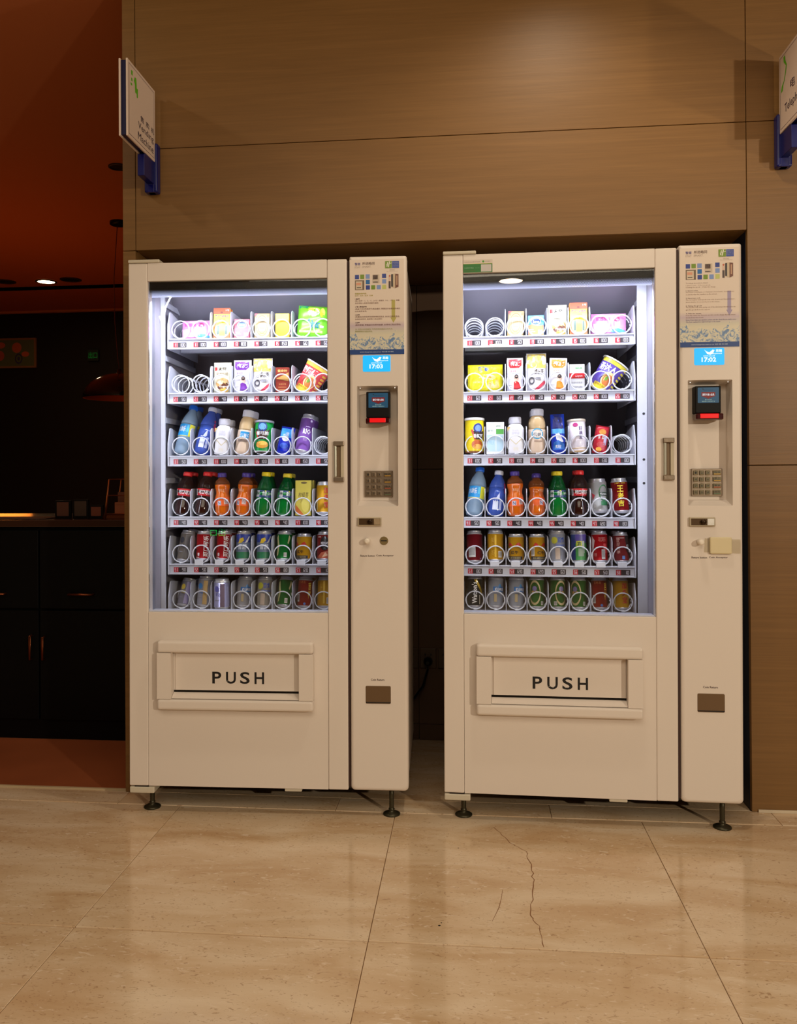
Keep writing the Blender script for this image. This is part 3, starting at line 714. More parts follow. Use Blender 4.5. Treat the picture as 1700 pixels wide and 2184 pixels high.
    a.build('flap_lettering', fl, recalc=False)
    # door handle
    P('handle_recess', .692, .7195, -.0008, .0005, 1.112, 1.214, mat('recess_shade', (120, 98, 74), .45, .3), bevel=0)
    hd = empty('door_handle'); hd.parent = T
    bx('handle_cap', .6885, .7225, -.012, 0, 1.214, 1.229, STEEL, hd, .002); bx('handle_cap', .6885, .7225, -.012, 0, 1.0965, 1.112, STEEL, hd, .002)
    bx('grip_bar', .6905, .6985, -.013, -.001, 1.112, 1.214, mat('grip_aluminium', (205, 205, 190), .3, .6), hd, .0025); bx('grip_plate', .7115, .7215, -.006, -.0008, 1.112, 1.214, mat('grip_cream', (196, 184, 160), .4), hd, .001)
    # hinges, clips, feet
    P('hinge_cap', .001, .108, -.004, .06, 1.8265, 1.8375, mat('hinge_cream', (205, 196, 176), .4), bevel=.003)
    P('hinge_bracket', .001, .085, .001, .07, .064, .0855, mat('hinge_cream', (205, 196, 176), .4), bevel=.004)
    P('hinge_shim', .018, .066, .002, .05, .0856, .089, DARKGAP, bevel=0)
    P('stop_tab', .522, .578, .004, .05, .079, .0888, MATS['hinge_cream'], bevel=.002)
    FT = mat('foot_metal', (70, 66, 50), .4, .7)
    for u, y in ((.062, .05), (.872, .03), (.07, .58), (.86, .58)):
        z0 = D['rr']*u+.0003
        MB().lathe([(.028, z0), (.028, z0+.004), (.020, z0+.008), (.0095, z0+.011), (.0095, z0+.017), (.0105, z0+.019)]+[(.0075+.0008*(i % 2), z0+.021+.003*i) for i in range(14)]+[(.0075, .088)], FT, 24, ctr=(u, y)).build('foot', T)
    P('base_rail', .03, .90, .02, .64, .0885, .0948, mat('base_dark', (40, 34, 28), .6), bevel=0)
    # service column with alcove
    out = rrect(.741, MW, .0885, 1.834, .014, corners=(1, 1, .5, .3)); hole = rrect(.7655, .899, 1.0165, 1.409, .003)
    plate('service_column', out, [hole], -.002, .05, PAINT, T, bev=.011, steps=4)
    al = MB(); A = [(.7655, 1.0165), (.899, 1.0165), (.899, 1.409), (.7655, 1.409)]; Bk = [(.770, 1.034), (.893, 1.034), (.893, 1.399), (.770, 1.399)]
    vs = [(x, .046, z) for x, z in A]+[(x, .052, z) for x, z in Bk]
    vs = [(x, .0025, z) for x, z in A]+[(x, .049, z) for x, z in Bk]
    al.add(vs, [(4, 5, 6, 7), (0, 1, 5, 4), (1, 2, 6, 5), (2, 3, 7, 6), (3, 0, 4, 7)], PAINT); al.build('alcove', T, recalc=False)
    for x in (.775, .889): MB().lathe([(.0016, 1.4035), (.0012, 1.4025)], mat('alcove_led', (255, 240, 220), .4, emit=3.5), 8, ctr=(x, .008)).build('alcove_light', T)
    # card reader
    ro = 0 if side == 'left' else -.006
    cr = empty('card_reader'); cr.parent = T
    bx('reader_body', .795+ro, .8725+ro, .004, .047, 1.305, 1.391, mat('reader_black', (9, 7, 7), .5, spec=.2), cr, .003)
    a = Art(1, 1, 'flat', .004); o = .8345+ro
    scr = mat('reader_blue', (20, 120, 165), .4, emit=.25)
    a.put(rrect(o-.032, o+.032, 1.338, 1.386, .002), [tuple(range(24))], scr)
    a.put([(o-.021, 1.372), (o+.021, 1.372), (o+.021, 1.359), (o+.004, 1.353), (o, 1.350), (o-.004, 1.353), (o-.021, 1.359)], [tuple(range(7))], mat('reader_badge_red', (200, 24, 40), .4, emit=.2))
    for st, w2, z0, z1, mt in (('请将卡放入此处', .018, 1.3605, 1.3675, LCDW), ('刷卡区域', .010, 1.346, 1.350, C((170, 220, 230))), ('请刷银行卡或会员卡', .020, 1.3405, 1.3445, C((170, 220, 230))), ('CARD READER', .015, 1.3765, 1.379, C((20, 40, 70)))):
        vs, fs = text_box(st, o-w2, o+w2, z0, z1); a.put(vs, fs, mt)
    a.put([(o-.019, 1.3835), (o-.017, 1.3795), (o-.012, 1.3805), (o-.015, 1.382)], [(0, 1, 2, 3)], INK)
    a.build('reader_screen', cr, recalc=False)
    lp = MB(); x0_, x1_ = .794+ro, .874+ro+(.003 if side == 'right' else 0)
    lp.box(x0_, x1_, -.010, .040, 1.2845, 1.3045, mat('reader_dark_red', (60, 4, 8), .2, coat=.5)); lp.build('reader_mouth', cr, .004, 2)
    MB().box(x0_+.012, x1_-.014, -.0105, -.004, 1.2885, 1.3035, REDG).build('reader_glow', cr, .002, 2)
    # keypad
    kp = bx('keypad', .785, .8795, .040, .0485, 1.0455, 1.1325, STEEL, T, .0015)
    K = mat('key_steel', (140, 124, 104), .35, .85) if side == 'left' else mat('key_steel_bright', (165, 155, 128), .25, .9)
    keys = [['1', '2', '3', '取消'], ['4', '5', '6', '更正'], ['7', '8', '9', '确认'], ['*', '0', '#', '出货']]
    for i in range(4):
        for j in range(4):
            zc = 1.1195-.0207*i; xc = .7975+.0185*j if j < 3 else .8625; wd = .0070 if j < 3 else .0125
            k_ = bx('key', xc-wd, xc+wd, .0365, .0405, zc-.0072, zc+.0072, K, kp, .0016)
            vs, fs = text_box(keys[i][j], xc-(.0024 if j < 3 else .009), xc+(.0024 if j < 3 else .009), zc-.0035+(.002 if j == 3 else 0), zc+.0035+(.002 if j == 3 else 0))
            q = MB().add([(x, .0362, z) for x, z in vs], fs, INK)
            if j == 3: q.add([(x, .0361, z) for x, z in ((xc-.010, zc-.005), (xc+.010, zc-.005), (xc+.010, zc-.003), (xc-.010, zc-.003))], [(0, 1, 2, 3)], C([(210, 160, 40), (210, 160, 40), (190, 70, 50), (80, 110, 80)][i]))
            # key legend is printed on the key: same object
            me = k_.data; bm = bmesh.new(); bm.from_mesh(me)
            for mt in q.mats: me.materials.append(mt)
            vv = [bm.verts.new(p) for p in q.v]
            for f, mi in zip(q.f, q.mi):
                try: nf = bm.faces.new([vv[t] for t in f]); nf.material_index = mi+1
                except ValueError: pass
            bm.to_mesh(me); bm.free()
    # lock plate
    lk = empty('lock'); lk.parent = T
    bx('lock_plate', .7665, .8445, -.012, -.0005, .9525, .9805, mat('lock_border', (190, 176, 150), .35, .4), lk, .002)
    bx('lock_recess', .7715, .841, -.0128, -.0121, .9560, .977, mat('lock_dark', (84, 62, 38), .4, .5), lk, .0003, segs=1)
    lc = MB().lathe([(.0075, -.004), (.0075, .004), (.003, .0045)], mat('lock_core', (60, 44, 30), .3, .8), 20).build('lock_cylinder', lk); lc.location = (.8075, -.0165, .9665); lc.rotation_euler = (PI/2, 0, 0)
    bx('lock_sticker', .820, .8405, -.0142, -.0129, .9565, .9765, mat('sparkle_foil_%s' % side, (235, 235, 230) if side == 'right' else (170, 150, 120), .3, .8, bump=1, bscale=900), lk, .0003, segs=1)
    # return button, coin slot
    rb = MB().lathe([(.0095, 0), (.0095, .026), (.008, .031), (.004, .033)], mat('button_cream', (240, 230, 214), .35), 24).build('return_button', T); rb.location = (.7985, -.001, .904); rb.rotation_euler = (PI/2, 0, 0)
    cs = MB().lathe([(.0138, 0), (.0138, .0022), (.0128, .003)], mat('coin_ring_brass', (150, 132, 92), .4, .7), 32).build('coin_acceptor', T); cs.location = (.852, -.0018, .904); cs.rotation_euler = (PI/2, 0, 0)
    sl_ = bx('coin_slot', -.0095, .0095, -.0018, .0018, .0031, .0034, INK, cs, 0)
    if side == 'right':
        cvr = empty('taped_cover'); cvr.parent = T
        PT = mat('cover_cream', (222, 208, 168), .35); bx('cover_box', .828, .893, -.014, -.0025, .8675, .919, PT, cvr, .003)
        tp = MB(); tp.add([(.812, -.0034, .871), (.9215, -.0034, .868), (.9215, -.0034, .912), (.814, -.0034, .915)], [(0, 1, 2, 3)], glass_mat('clear_tape', (.96, .93, .84), .10)); tp.build('clear_tape', cvr, recalc=False)
    TI = mat('label_brown_ink', (70, 40, 30), .5)
    a = Art(1, 1, 'flat', -.002)
    for st, x0_, x1_, z0_, z1_ in (('Return button', .7745, .8215, .8515, .8580), ('Coin Acceptor', .8265, .8835, .8515, .8585), ('Coin Return', .8075, .852, .4475, .4545)):
        vs, fs = text_box(st, x0_, x1_, z0_, z1_, res=2, bold=.02); a.put(vs, fs, TI, adv=False)
    a.build('column_lettering', T, recalc=False)
    cf = plate('coin_return', rrect(.7905, .8725, .3730, .4310, .004), [], -.0035, -.0015, mat('return_flap_bronze', (120, 96, 70), .4, .5), T, bev=.001)
    bx('coin_return_gap', .7915, .8715, -.0042, -.0036, .3755, .3785, INK, cf, 0)
    # display
    dsp = plate('clock_display', rrect(.785, .8755, 1.4555, 1.5085, .004), [], -.0032, -.0016, LCD, T, bev=.0006)
    a = Art(1, 1, 'flat', -.0032); U = lambda x: .785+(x-418)*.0001283; Z = lambda y: 1.5085-(y-1670)*.000129
    dy = 0
    a.put([(U(x), Z(y)) for x, y in ((650, 1705), (700, 1750), (770, 1775), (850, 1710), (895, 1725), (860, 1790), (800, 1835), (720, 1815))], [tuple(range(8))], LCDW)
    vs, fs = text_box('易触', U(920), U(1070), Z(1772), Z(1700), bold=.02); a.put(vs, fs, LCDW)
    vs, fs = text_box('Easytouch', U(830), U(1065), Z(1830), Z(1785), shear=.3, bold=.02); a.put(vs, fs, LCDW)
    vs, fs = text_box('2017-05-03', U(630), U(900), Z(1880), Z(1845), bold=.02); a.put(vs, fs, LCDW)
    vs, fs = text_box('17:03' if side == 'left' else '17:02', U(588), U(930), Z(2005), Z(1895), res=2, bold=.03); a.put(vs, fs, LCDW)
    a.build('display_lettering', dsp, recalc=False)
    poster(side, T)
    if side == 'right':
        a = Art(1, 1, 'flat', -.0002); GR = C((0, 112, 20))
        def rc(x0, x1, z0, z1, mt): a.put([(x0, z0), (x1, z0), (x1, z1), (x0, z1)], [(0, 1, 2, 3)], mt)
        rc(.0668, .1605, 1.7665, 1.8085, C((214, 200, 186))); rc(.0668, .1600, 1.767, 1.7955, GR); rc(.0668, .1600, 1.7945, 1.7955, C((190, 180, 40)))
        rc(.1235, .1570, 1.7692, 1.7925, C((196, 190, 186)))
        for st, x0_, x1_, z0_, z1_, c in (('手机支付自动售货机服务', .070, .1215, 1.7995, 1.8025, (120, 100, 80)), ('支付服务', .137, .154, 1.8005, 1.8035, (110, 110, 100)), ('扫描购买商品', .070, .100, 1.7800, 1.7840, (150, 190, 150)), ('请扫码', .104, .119, 1.7800, 1.7835, (90, 150, 90)), ('关注公众号', .071, .106, 1.7715, 1.7745, (110, 80, 20))):
            vs, fs = text_box(st, x0_, x1_, z0_, z1_); a.put(vs, fs, C(c))
        a.put([(.131+.0035*math.cos(t*PI/8), 1.802+.0035*math.sin(t*PI/8)) for t in range(16)], [tuple(range(16))], C((70, 150, 40)))
        a.build('green_sticker', T, recalc=False)
    return T

def ice_mat():
    def f(nt, b):
        L = nt.links.new
        tc = N(nt, 'ShaderNodeTexCoord'); sp = N(nt, 'ShaderNodeSeparateXYZ'); L(tc.outputs['Object'], sp.inputs[0])
        mr = N(nt, 'ShaderNodeMapRange', i_1=1.622, i_2=1.575); L(sp.outputs[2], mr.inputs[0])
        base = ramp(nt, [(0, (222, 206, 190)), (.35, (196, 178, 186)), (.8, (205, 200, 180)), (1, (214, 206, 182))]); L(mr.outputs[0], base.inputs[0])
        n = N(nt, 'ShaderNodeTexNoise', i_Scale=48.0, i_Detail=4.0, i_Distortion=2.0); L(tc.outputs['Object'], n.inputs['Vector'])
        n2 = N(nt, 'ShaderNodeTexNoise', i_Scale=32.0, i_Detail=1.0); L(tc.outputs['Object'], n2.inputs['Vector'])
        top = N(nt, 'ShaderNodeMapRange', i_1=.35, i_2=.65, i_3=1.555, i_4=1.590); L(n2.outputs['Fac'], top.inputs[0])
        below = N(nt, 'ShaderNodeMath', operation='LESS_THAN'); L(sp.outputs[2], below.inputs[0]); L(top.outputs[0], below.inputs[1])
        rc = ramp(nt, [(.0, (60, 100, 160)), (.40, (110, 140, 180)), (.50, (206, 204, 186)), (.60, (220, 212, 184)), (.72, (130, 150, 180)), (.9, (60, 70, 90))]); L(n.outputs['Fac'], rc.inputs[0])
        mx = N(nt, 'ShaderNodeMix', data_type='RGBA'); L(below.outputs[0], mx.inputs[0]); L(base.outputs[0], mx.inputs[6]); L(rc.outputs[0], mx.inputs[7]); L(mx.outputs[2], b.inputs['Base Color'])
    return noise_mat('poster_ice_print', f, .35)
def poster(side, T):
    ice = MATS.get('poster_ice_print') or ice_mat()
    ps = MB().box(.7425, .9205, -.0028, -.0019, 1.5115, 1.822, ice).build('instruction_poster', T)
    a = Art(1, 1, 'flat', -.0028)
    Q = lambda x, y: (.7598+(x-222)*.000118, 1.812-(y-275)*.000118)
    P2 = (lambda x, y: (.7598+(x-225)*.0001275, 1.721-y*.0001275)) if side == 'left' else (lambda x, y: (.7434+x*.0001218, 1.7229-y*.0001306))
    def rc(f, x0, y0, x1, y1, mt, adv=True):
        (a0, b1), (a1, b0) = f(x0, y0), f(x1, y1); a.put([(a0, b0), (a1, b0), (a1, b1), (a0, b1)], [(0, 1, 2, 3)], mt, adv)
    def tx(f, s, x0, y0, x1, y1, mt, **k):
        (a0, b1), (a1, b0) = f(x0, y0), f(x1, y1); vs, fs = text_box(s, a0, a1, b0, b1, **k); a.put(vs, fs, mt, False)
    BL, LB, MBL, OG, YG = C((26, 52, 140)), C((120, 146, 200)), C((0, 100, 170)), C((112, 142, 10)), C((190, 196, 110))
    for x, y, c in ((225, 610, BL), (370, 605, OG), (522, 602, LB), (978, 592, BL), (525, 755, MBL), (980, 742, LB), (527, 905, BL), (675, 903, OG), (828, 902, LB), (980, 898, YG)):
        rc(Q, x, y, x+113, y+120, c, False)
    # small pictures: coin box, vending machine front, vending machine at an angle
    rc(Q, 225, 762, 485, 1030, C((110, 90, 70))); rc(Q, 250, 790, 430, 1015, C((206, 190, 166))); rc(Q, 262, 830, 395, 900, C((214, 150, 120))); rc(Q, 275, 955, 395, 978, C((70, 60, 50)))
    rc(Q, 712, 612, 905, 850, C((196, 180, 160))); rc(Q, 720, 622, 860, 745, C((120, 96, 90)), False)
    for i in range(3): rc(Q, 725, 650+i*34, 850, 662+i*34, C((60, 46, 44)), False)
    rc(Q, 722, 808, 860, 832, C((60, 50, 50)), False)
    a.put([Q(*p) for p in ((1225, 612), (1340, 590), (1340, 998), (1225, 960))], [(0, 1, 2, 3)], C((200, 180, 150)))
    a.put([Q(*p) for p in ((1340, 600), (1432, 610), (1432, 960), (1340, 998))], [(0, 1, 2, 3)], C((110, 60, 40)))
    a.put([Q(*p) for p in ((1228, 620), (1282, 610), (1282, 960), (1228, 950))], [(0, 1, 2, 3)], C((60, 50, 46)))
    rc(Q, 1372, 650, 1402, 910, C((190, 150, 120))); rc(Q, 1160, 800, 1215, 1000, C((70, 50, 46))); rc(Q, 1165, 680, 1210, 800, C((214, 180, 160))); a.put([Q(1188+24*math.cos(t), 655+28*math.sin(t)) for t in [k*PI/5 for k in range(10)]], [tuple(range(10))], C((190, 90, 50)))
    # heading and logo
    TB, TG, TL = C((96, 84, 140)), C((120, 96, 84)), C((176, 160, 146))
    tx(Q, '智者', 222, 272, 378, 348, TB, bold=.015); tx(Q, '所选略同', 432, 258, 772, 340, TG, bold=.01)
    tx(Q, 'STAY', 218, 372, 375, 425, TL); tx(Q, 'SMART.', 430, 362, 680, 418, TL)
    rc(Q, 1062, 248, 1250, 440, OG); rc(Q, 1258, 248, 1450, 438, C((52, 76, 160)))
    WH = C((232, 226, 214))
    for pl_ in (((1125, 275), (1148, 272), (1125, 400), (1100, 402)), ((1175, 258), (1202, 255), (1165, 415), (1140, 415)), ((1085, 350), (1100, 335), (1250, 292), (1250, 305))):
        a.put([Q(*p) for p in pl_], [(0, 1, 2, 3)], WH, False)
    tx(Q, '智选假日酒店', 1272, 275, 1435, 302, WH); tx(Q, 'Holiday Inn', 1272, 312, 1435, 348, WH); tx(Q, 'Express', 1272, 356, 1435, 400, WH, shear=.2)
    tx(Q, '洲际酒店', 1180, 472, 1330, 500, TL); tx(Q, 'An IHG Hotel', 1100, 515, 1410, 535, TL)
    # body text
    if side == 'left':
        Y1 = C((170, 158, 40)); BR_ = C((112, 62, 46)); DK = C((84, 36, 30))
        for s, x0, y0, x1, y1, mt, bo in (('交易操作步骤:', 225, 62, 530, 102, Y1, .02), ('投币  选货  出货  找零', 228, 115, 690, 150, Y1, 0), ('1.投币', 228, 198, 348, 232, DK, .02),
            ('(投入纸币（1、5、10、20元）或硬币（0.5、1元），屏幕', 228, 245, 1370, 290, BR_, 0), ('显示您投入的纸币或硬币金额)', 228, 308, 830, 348, BR_, 0), ('2.输入商品编码', 228, 400, 530, 435, DK, .02),
            ('(商品下方红色数字为商品编码, 屏幕显示该商品的单价', 228, 455, 1385, 500, BR_, 0), ('以及是否有货)', 228, 515, 530, 555, BR_, 0), ('3.出货', 228, 608, 348, 640, DK, .02),
            ('(机器自动将您所选择的商品送出, 从出口取走商品,', 228, 655, 1375, 702, BR_, 0), ('如需继续购买, 直接输入商品编码)', 228, 718, 925, 755, BR_, 0), ('4.找零', 228, 808, 348, 842, DK, .02),
            ('(按找零键, 屏幕显示的零钱金额, 从零钱口取走零钱)', 228, 862, 1400, 912, BR_, 0), ('注: 如您对此有疑问, 可及时询问酒店工作人员,', 228, 975, 1195, 1012, C((150, 150, 70)), 0), ('最终解释权归酒店所有。', 228, 1030, 680, 1070, C((150, 150, 70)), 0)):
            tx(P2, s, x0, y0, x1, y1, mt, bold=bo)
        ac = C((178, 168, 84))
    else:
        BR_ = C((140, 104, 80)); DK = C((96, 52, 40)); PU = C((84, 70, 130))
        f = lambda y: y*.975-0
        for s, x0, y0, x1, y1, mt, bo in (('Trading operation steps:', 222, 66, 700, 100, DK, .0), ('1. Insert coins   2.Choose goods', 222, 122, 755, 155, BR_, 0), ('3.Taking the goods   4.Take the change', 222, 165, 885, 205, BR_, 0), ('1. Insert coins', 222, 248, 445, 280, DK, .02),
            ('Just insert coins/5yuan or 10yuan(no notes/1yuan,  Screen shows', 222, 285, 1340, 320, BR_, 0), ('or shows that the number on the screen.', 222, 335, 925, 372, BR_, 0), ('2. Input item code', 222, 425, 510, 460, DK, .02),
            ('The red number under goods is its code, its price and the information', 222, 465, 1350, 505, BR_, 0), ('about whether it is in stock put on the screen.', 222, 520, 985, 560, BR_, 0), ('3. Taking the goods', 222, 612, 545, 650, DK, .02),
            ('The machine slide drive spring out of the selected goods, then you can', 222, 645, 1370, 690, BR_, 0), ('get the goods from the export.', 222, 702, 740, 745, BR_, 0), ('4. Take the change', 222, 798, 530, 832, DK, .02),
            ('Press the return key, then you can take out the change that the screen', 222, 835, 1365, 880, BR_, 0), ('shows from the mouth.', 222, 890, 590, 925, BR_, 0), ('Note: If you have any question, please ask the Great Room staff in time', 222, 950, 1385, 990, PU, .01), ('The final explanation right belongs to the hotel.', 222, 1000, 1000, 1035, PU, .01)):
            tx(P2, s, x0-84, y0+2, x1-10, y1-5, mt, bold=bo)
        ac = C((160, 146, 176))
    y0 = 250 if side == 'left' else 285
    a.lay = 0
    a.put([P2(*p) for p in ((1165, y0), (1255, y0), (1255, y0+450), (1290, y0+450), (1210, y0+590), (1135, y0+450), (1165, y0+450))], [tuple(range(7))], ac)
    a.lay = 1; a.put([(.7427, 1.5117), (.9203, 1.5117), (.9203, 1.5275), (.7427, 1.5275)], [(0, 1, 2, 3)], C((10, 60, 130)))
    a.lay = 4
    tx((lambda x, y: (.7598+(x-225)*.0001275, 1.721-y*.0001275)), 'www.hiexpress.com.cn or 400 88 40 888', 350, 1562, 1210, 1600, C((190, 206, 226)), res=2)
    a.build('poster_print', ps, recalc=False)
TL_ = machine('left'); TR_ = machine('right')

# ================================================================ GOODS (each one a thing of its own, standing in its lane)
ORD = ['first', 'second', 'third', 'fourth', 'fifth', 'sixth', 'seventh', 'eighth']
def can_prof(R, H):
    return [(R*.74, .0), (R*.80, .0), (R*.97, H*.055), (R, H*.085), (R, H*.885), (R*.97, H*.905), (R*.84, H*.965), (R*.86, H*.985), (R*.86, H), (R*.82, H), (R*.80, H*.975)]
def radf(prof):
    def f(z):
        for a, b in zip(prof, prof[1:]):
            if a[1] <= z <= b[1] and b[1] > a[1]: return a[0]+(b[0]-a[0])*(z-a[1])/(b[1]-a[1])
        return prof[-1][0]
    return f
ALU = mat('can_aluminium', (205, 203, 206), .28, .6)
def can(R, H, base, art=None, name='drink_can'):
    t = empty(name); pr = can_prof(R, H); m = MB()
    pr = [(r, z, ALU if i < 3 or i >= 4 else base) for i, (r, z) in enumerate(pr)]
    m.lathe(pr[:4]+[pr[3][:2]+(base,), pr[4]], ALU, 28).build('can_body', t)
    m2 = MB().lathe([(R, H*.886, ALU)]+pr[5:], ALU, 28).build('can_lid', t)
    MB().box(-.006, .006, -R*.5, .004, H*.976, H*.984, ALU).build('pull_tab', t, .002, 1)
    if art:
        a = Art(2*R, H, 'cyl', rad=radf([(p[0], p[1]) for p in pr])); art(a); a.build('can_print', t, recalc=False)
    return t
def liquid(key, rgb, rough=.12, tr=.0): return mat('liquid_'+key, rgb, rough, coat=.4, trans=tr)
def bottle(H, R, kind, liq, cap, art=None, neckc=None, fill=.75):
    """kind: contour / slim / wide / milk"""
    t = empty('drink_bottle')
    P = {'slim': [(.62, 0), (.88, .01), (.98, .05), (1, .10), (1, .34), (.97, .36), (1, .38), (1, .60), (.97, .66), (.80, .76), (.50, .86), (.42, .89), (.42, .93)],
         'contour': [(.60, 0), (.90, .015), (1, .06), (1, .20), (.90, .30), (.86, .38), (.92, .46), (.99, .54), (1, .64), (.92, .74), (.62, .84), (.43, .89), (.43, .93)],
         'waist': [(.62, 0), (.92, .02), (1, .08), (1, .36), (.95, .44), (.82, .52), (.84, .58), (.94, .66), (.96, .72), (.86, .80), (.52, .86), (.44, .88), (.44, .92)],
         'cone': [(.62, 0), (.9, .015), (1, .06), (1, .50), (.98, .54), (.86, .66), (.66, .78), (.46, .87), (.43, .89), (.43, .93)],
         'wide': [(.70, 0), (.94, .02), (1, .07), (1, .50), (.96, .54), (.90, .58), (.94, .62), (.92, .70), (.82, .78), (.66, .83), (.60, .85), (.60, .87)],
         'milk': [(.80, 0), (.97, .02), (1, .05), (1, .62), (.97, .70), (.80, .78), (.62, .82), (.60, .83), (.60, .85)]}[kind]
    pr = [(r*R, z*H) for r, z in P]
    lo = [p for p in pr if p[1] <= fill*H]; hi = [lo[-1]]+[p for p in pr if p[1] > fill*H]
    seg = 28
    if kind == 'milk':     # squarish carton bottle: 4 soft corners
        m = MB().lathe(pr, liq, 32); 
        def sq(v):
            x, y, z = v; a = math.atan2(y, x); k = 1/(abs(math.cos(a))**4+abs(math.sin(a))**4)**.25; f = 1 if z < .70*H else max(0, 1-(z-.70*H)/(.10*H)); k = 1+(k-1)*f*.85; return (x*k, y*k, z)
        m.v = [sq(v) for v in m.v]; m.build('bottle_body', t)
    else:
        MB().lathe(lo, liq, seg).build('bottle_body', t)
        MB().lathe(hi, neckc or liq, seg).build('bottle_neck', t)
    c0 = pr[-1][1]; cr = pr[-1][0]*1.16 if kind in ('wide', 'milk') else pr[-1][0]*1.18
    m = MB().lathe([(cr, c0-.004), (cr*1.03, c0-.002), (cr*1.03, H-.004), (cr*.95, H), (cr*.5, H)], cap, 24)
    for k in range(24):
        a = 2*PI*k/24; m.box(cr*1.03*math.cos(a)-.0004, cr*1.03*math.cos(a)+.0004, cr*1.03*math.sin(a)-.0004, cr*1.03*math.sin(a)+.0004, c0, H-.004, cap)
    m.build('bottle_cap', t)
    if art:
        rf = radf(pr)
        if kind == 'milk': a = Art(2*R, H, 'flat', -R*.995)
        else: a = Art(2*R, H, 'cyl', rad=rf)
        art(a); a.build('bottle_label', t, recalc=False)
    return t
def carton(W, H, D, base, art=None, name='box', bev=.0012, top=None):
    t = empty(name); m = MB().box(-W/2, W/2, -D/2, D/2, 0, H, base); m.build('box_body', t, bev, 1)
    if top: MB().box(-W/2+.001, W/2-.001, -D/2+.001, D/2-.001, H, H+.0012, top).build('box_lid', t)
    if art: a = Art(W, H, 'flat', -D/2); art(a); a.build('box_print', t, recalc=False)
    return t
def pouch(W, H, D, base, art=None, name='snack_pouch', lean=0, crimp=.03, n=10, soft=1):
    """pillow shaped film bag, flat sealed top and bottom"""
    t = empty(name); m = MB(); rnd = random.Random(int(W*1e5+H*1e6)); fs = []
    def th(x, z):
        u = abs(x)/(W/2); v = z/H
        e = max(0, 1-u**4)**.5*max(0, min(1, (1-v)/.10))**.5*max(0, min(1, v/.08))**.5
        return D/2*e*(1+.07*math.sin(x*260+z*90)+.05*math.sin(z*210-x*60))+.0006
    nx, nz = n, n+4
    for sgn in (-1, 1):
        vs = [(-W/2+W*i/nx, sgn*th(-W/2+W*i/nx, H*j/nz), H*j/nz) for j in range(nz+1) for i in range(nx+1)]
        f = [(j*(nx+1)+i, j*(nx+1)+i+1, (j+1)*(nx+1)+i+1, (j+1)*(nx+1)+i) for j in range(nz) for i in range(nx)]
        m.add(vs, f, base, True)
    m.build('pouch_body', t)
    if art: a = Art(W, H, 'flat', tilt=lambda x, z: -th(x, z)); art(a); a.build('pouch_print', t, recalc=False)
    return t
def canister(R, H, base, lid, foot, art):
    t = empty('snack_canister')
    MB().lathe([(R*.98, 0, foot), (R, .001, foot), (R, H*.05, base), (R, H*.93)], base, 32).build('canister_body', t)
    MB().lathe([(R*1.04, H*.93), (R*1.05, H*.935), (R*1.05, H*.99), (R*1.0, H), (R*.92, H)], lid, 32).build('canister_lid', t)
    if art: a = Art(2*R, H, 'cyl', rad=lambda z: R); art(a); a.build('canister_print', t, recalc=False)
    return t
def cup(R, H, base, art):
    t = empty('noodle_cup'); W_ = C((235, 228, 222))
    MB().lathe([(R*.74, 0), (R*.76, .004), (R*.98, H*.96)], base, 36).build('cup_body', t)
    MB().lathe([(R*1.04, H*.955), (R*1.05, H*.97), (R*1.03, H), (R*.98, H)], W_, 36).build('cup_lid', t)
    if art: a = Art(2*R*.9, H, 'cyl', rad=lambda z: R*(.745+.24*z/H), ctr=1.3); art(a); a.build('cup_print', t, recalc=False)
    return t

w_ = C((238, 236, 234)); k_ = C((24, 22, 26)); BAR = C((220, 218, 214))
def barcode(a, x0, z0, x1, z1):
    a.rect(x0, z0, x1, z1, BAR); l = a.lay
    for i in range(7):
        xx = x0+(x1-x0)*(.08+.125*i); a.lay = l; a.rect(xx, z0+(z1-z0)*.18, xx+(x1-x0)*.055, z1-(z1-z0)*.1, C((90, 86, 90)))
def A_pinkpack(a):
    a.rect(-.75, .62, .05, .78, C((214, 90, 160))); a.text('可心柔', -.6, .66, .0, .80, C((240, 170, 210))); a.rect(-.9, .08, .2, .5, C((240, 176, 222)))
    a.poly([(.0, .20), (.5, .26), (.95, .16), (.95, .06), (.1, .06)], C((90, 170, 220))); a.ell(.45, .48, .16, .2, C((245, 215, 215))); a.ell(.42, .68, .2, .12, C((205, 60, 120)), inner=.4); a.rect(.2, .03, .6, .12, C((200, 190, 220)))
def A_battery(a):
    a.rect(-1, .80, 1, 1, C((232, 96, 60))); a.ell(-.02, .86, .16, .03, C((120, 60, 50))); a.text('5号', .45, .90, .9, .96, w_); a.rect(-1, 0, 1, .16, C((228, 120, 70)))
    a.text('南孚聚能电池', -.8, .70, .85, .78, C((110, 60, 120)), bold=.03); a.ell(0, .32, .95, .34, C((232, 110, 50)), n=28); a.ell(0, .31, .82, .29, C((250, 236, 120)), n=28)
    a.rect(-.55, .14, -.30, .5, C((60, 90, 80))); a.rect(.42, .14, .67, .5, C((60, 90, 80))); a.rect(-.28, .10, .40, .52, C((236, 214, 50))); a.rect(-.55, .43, -.3, .5, C((190, 160, 60))); a.rect(.42, .43, .67, .5, C((190, 160, 60)))
    a.poly([(-.1, .66), (.4, .66), (.5, .44), (.1, .47)], C((246, 222, 30)))
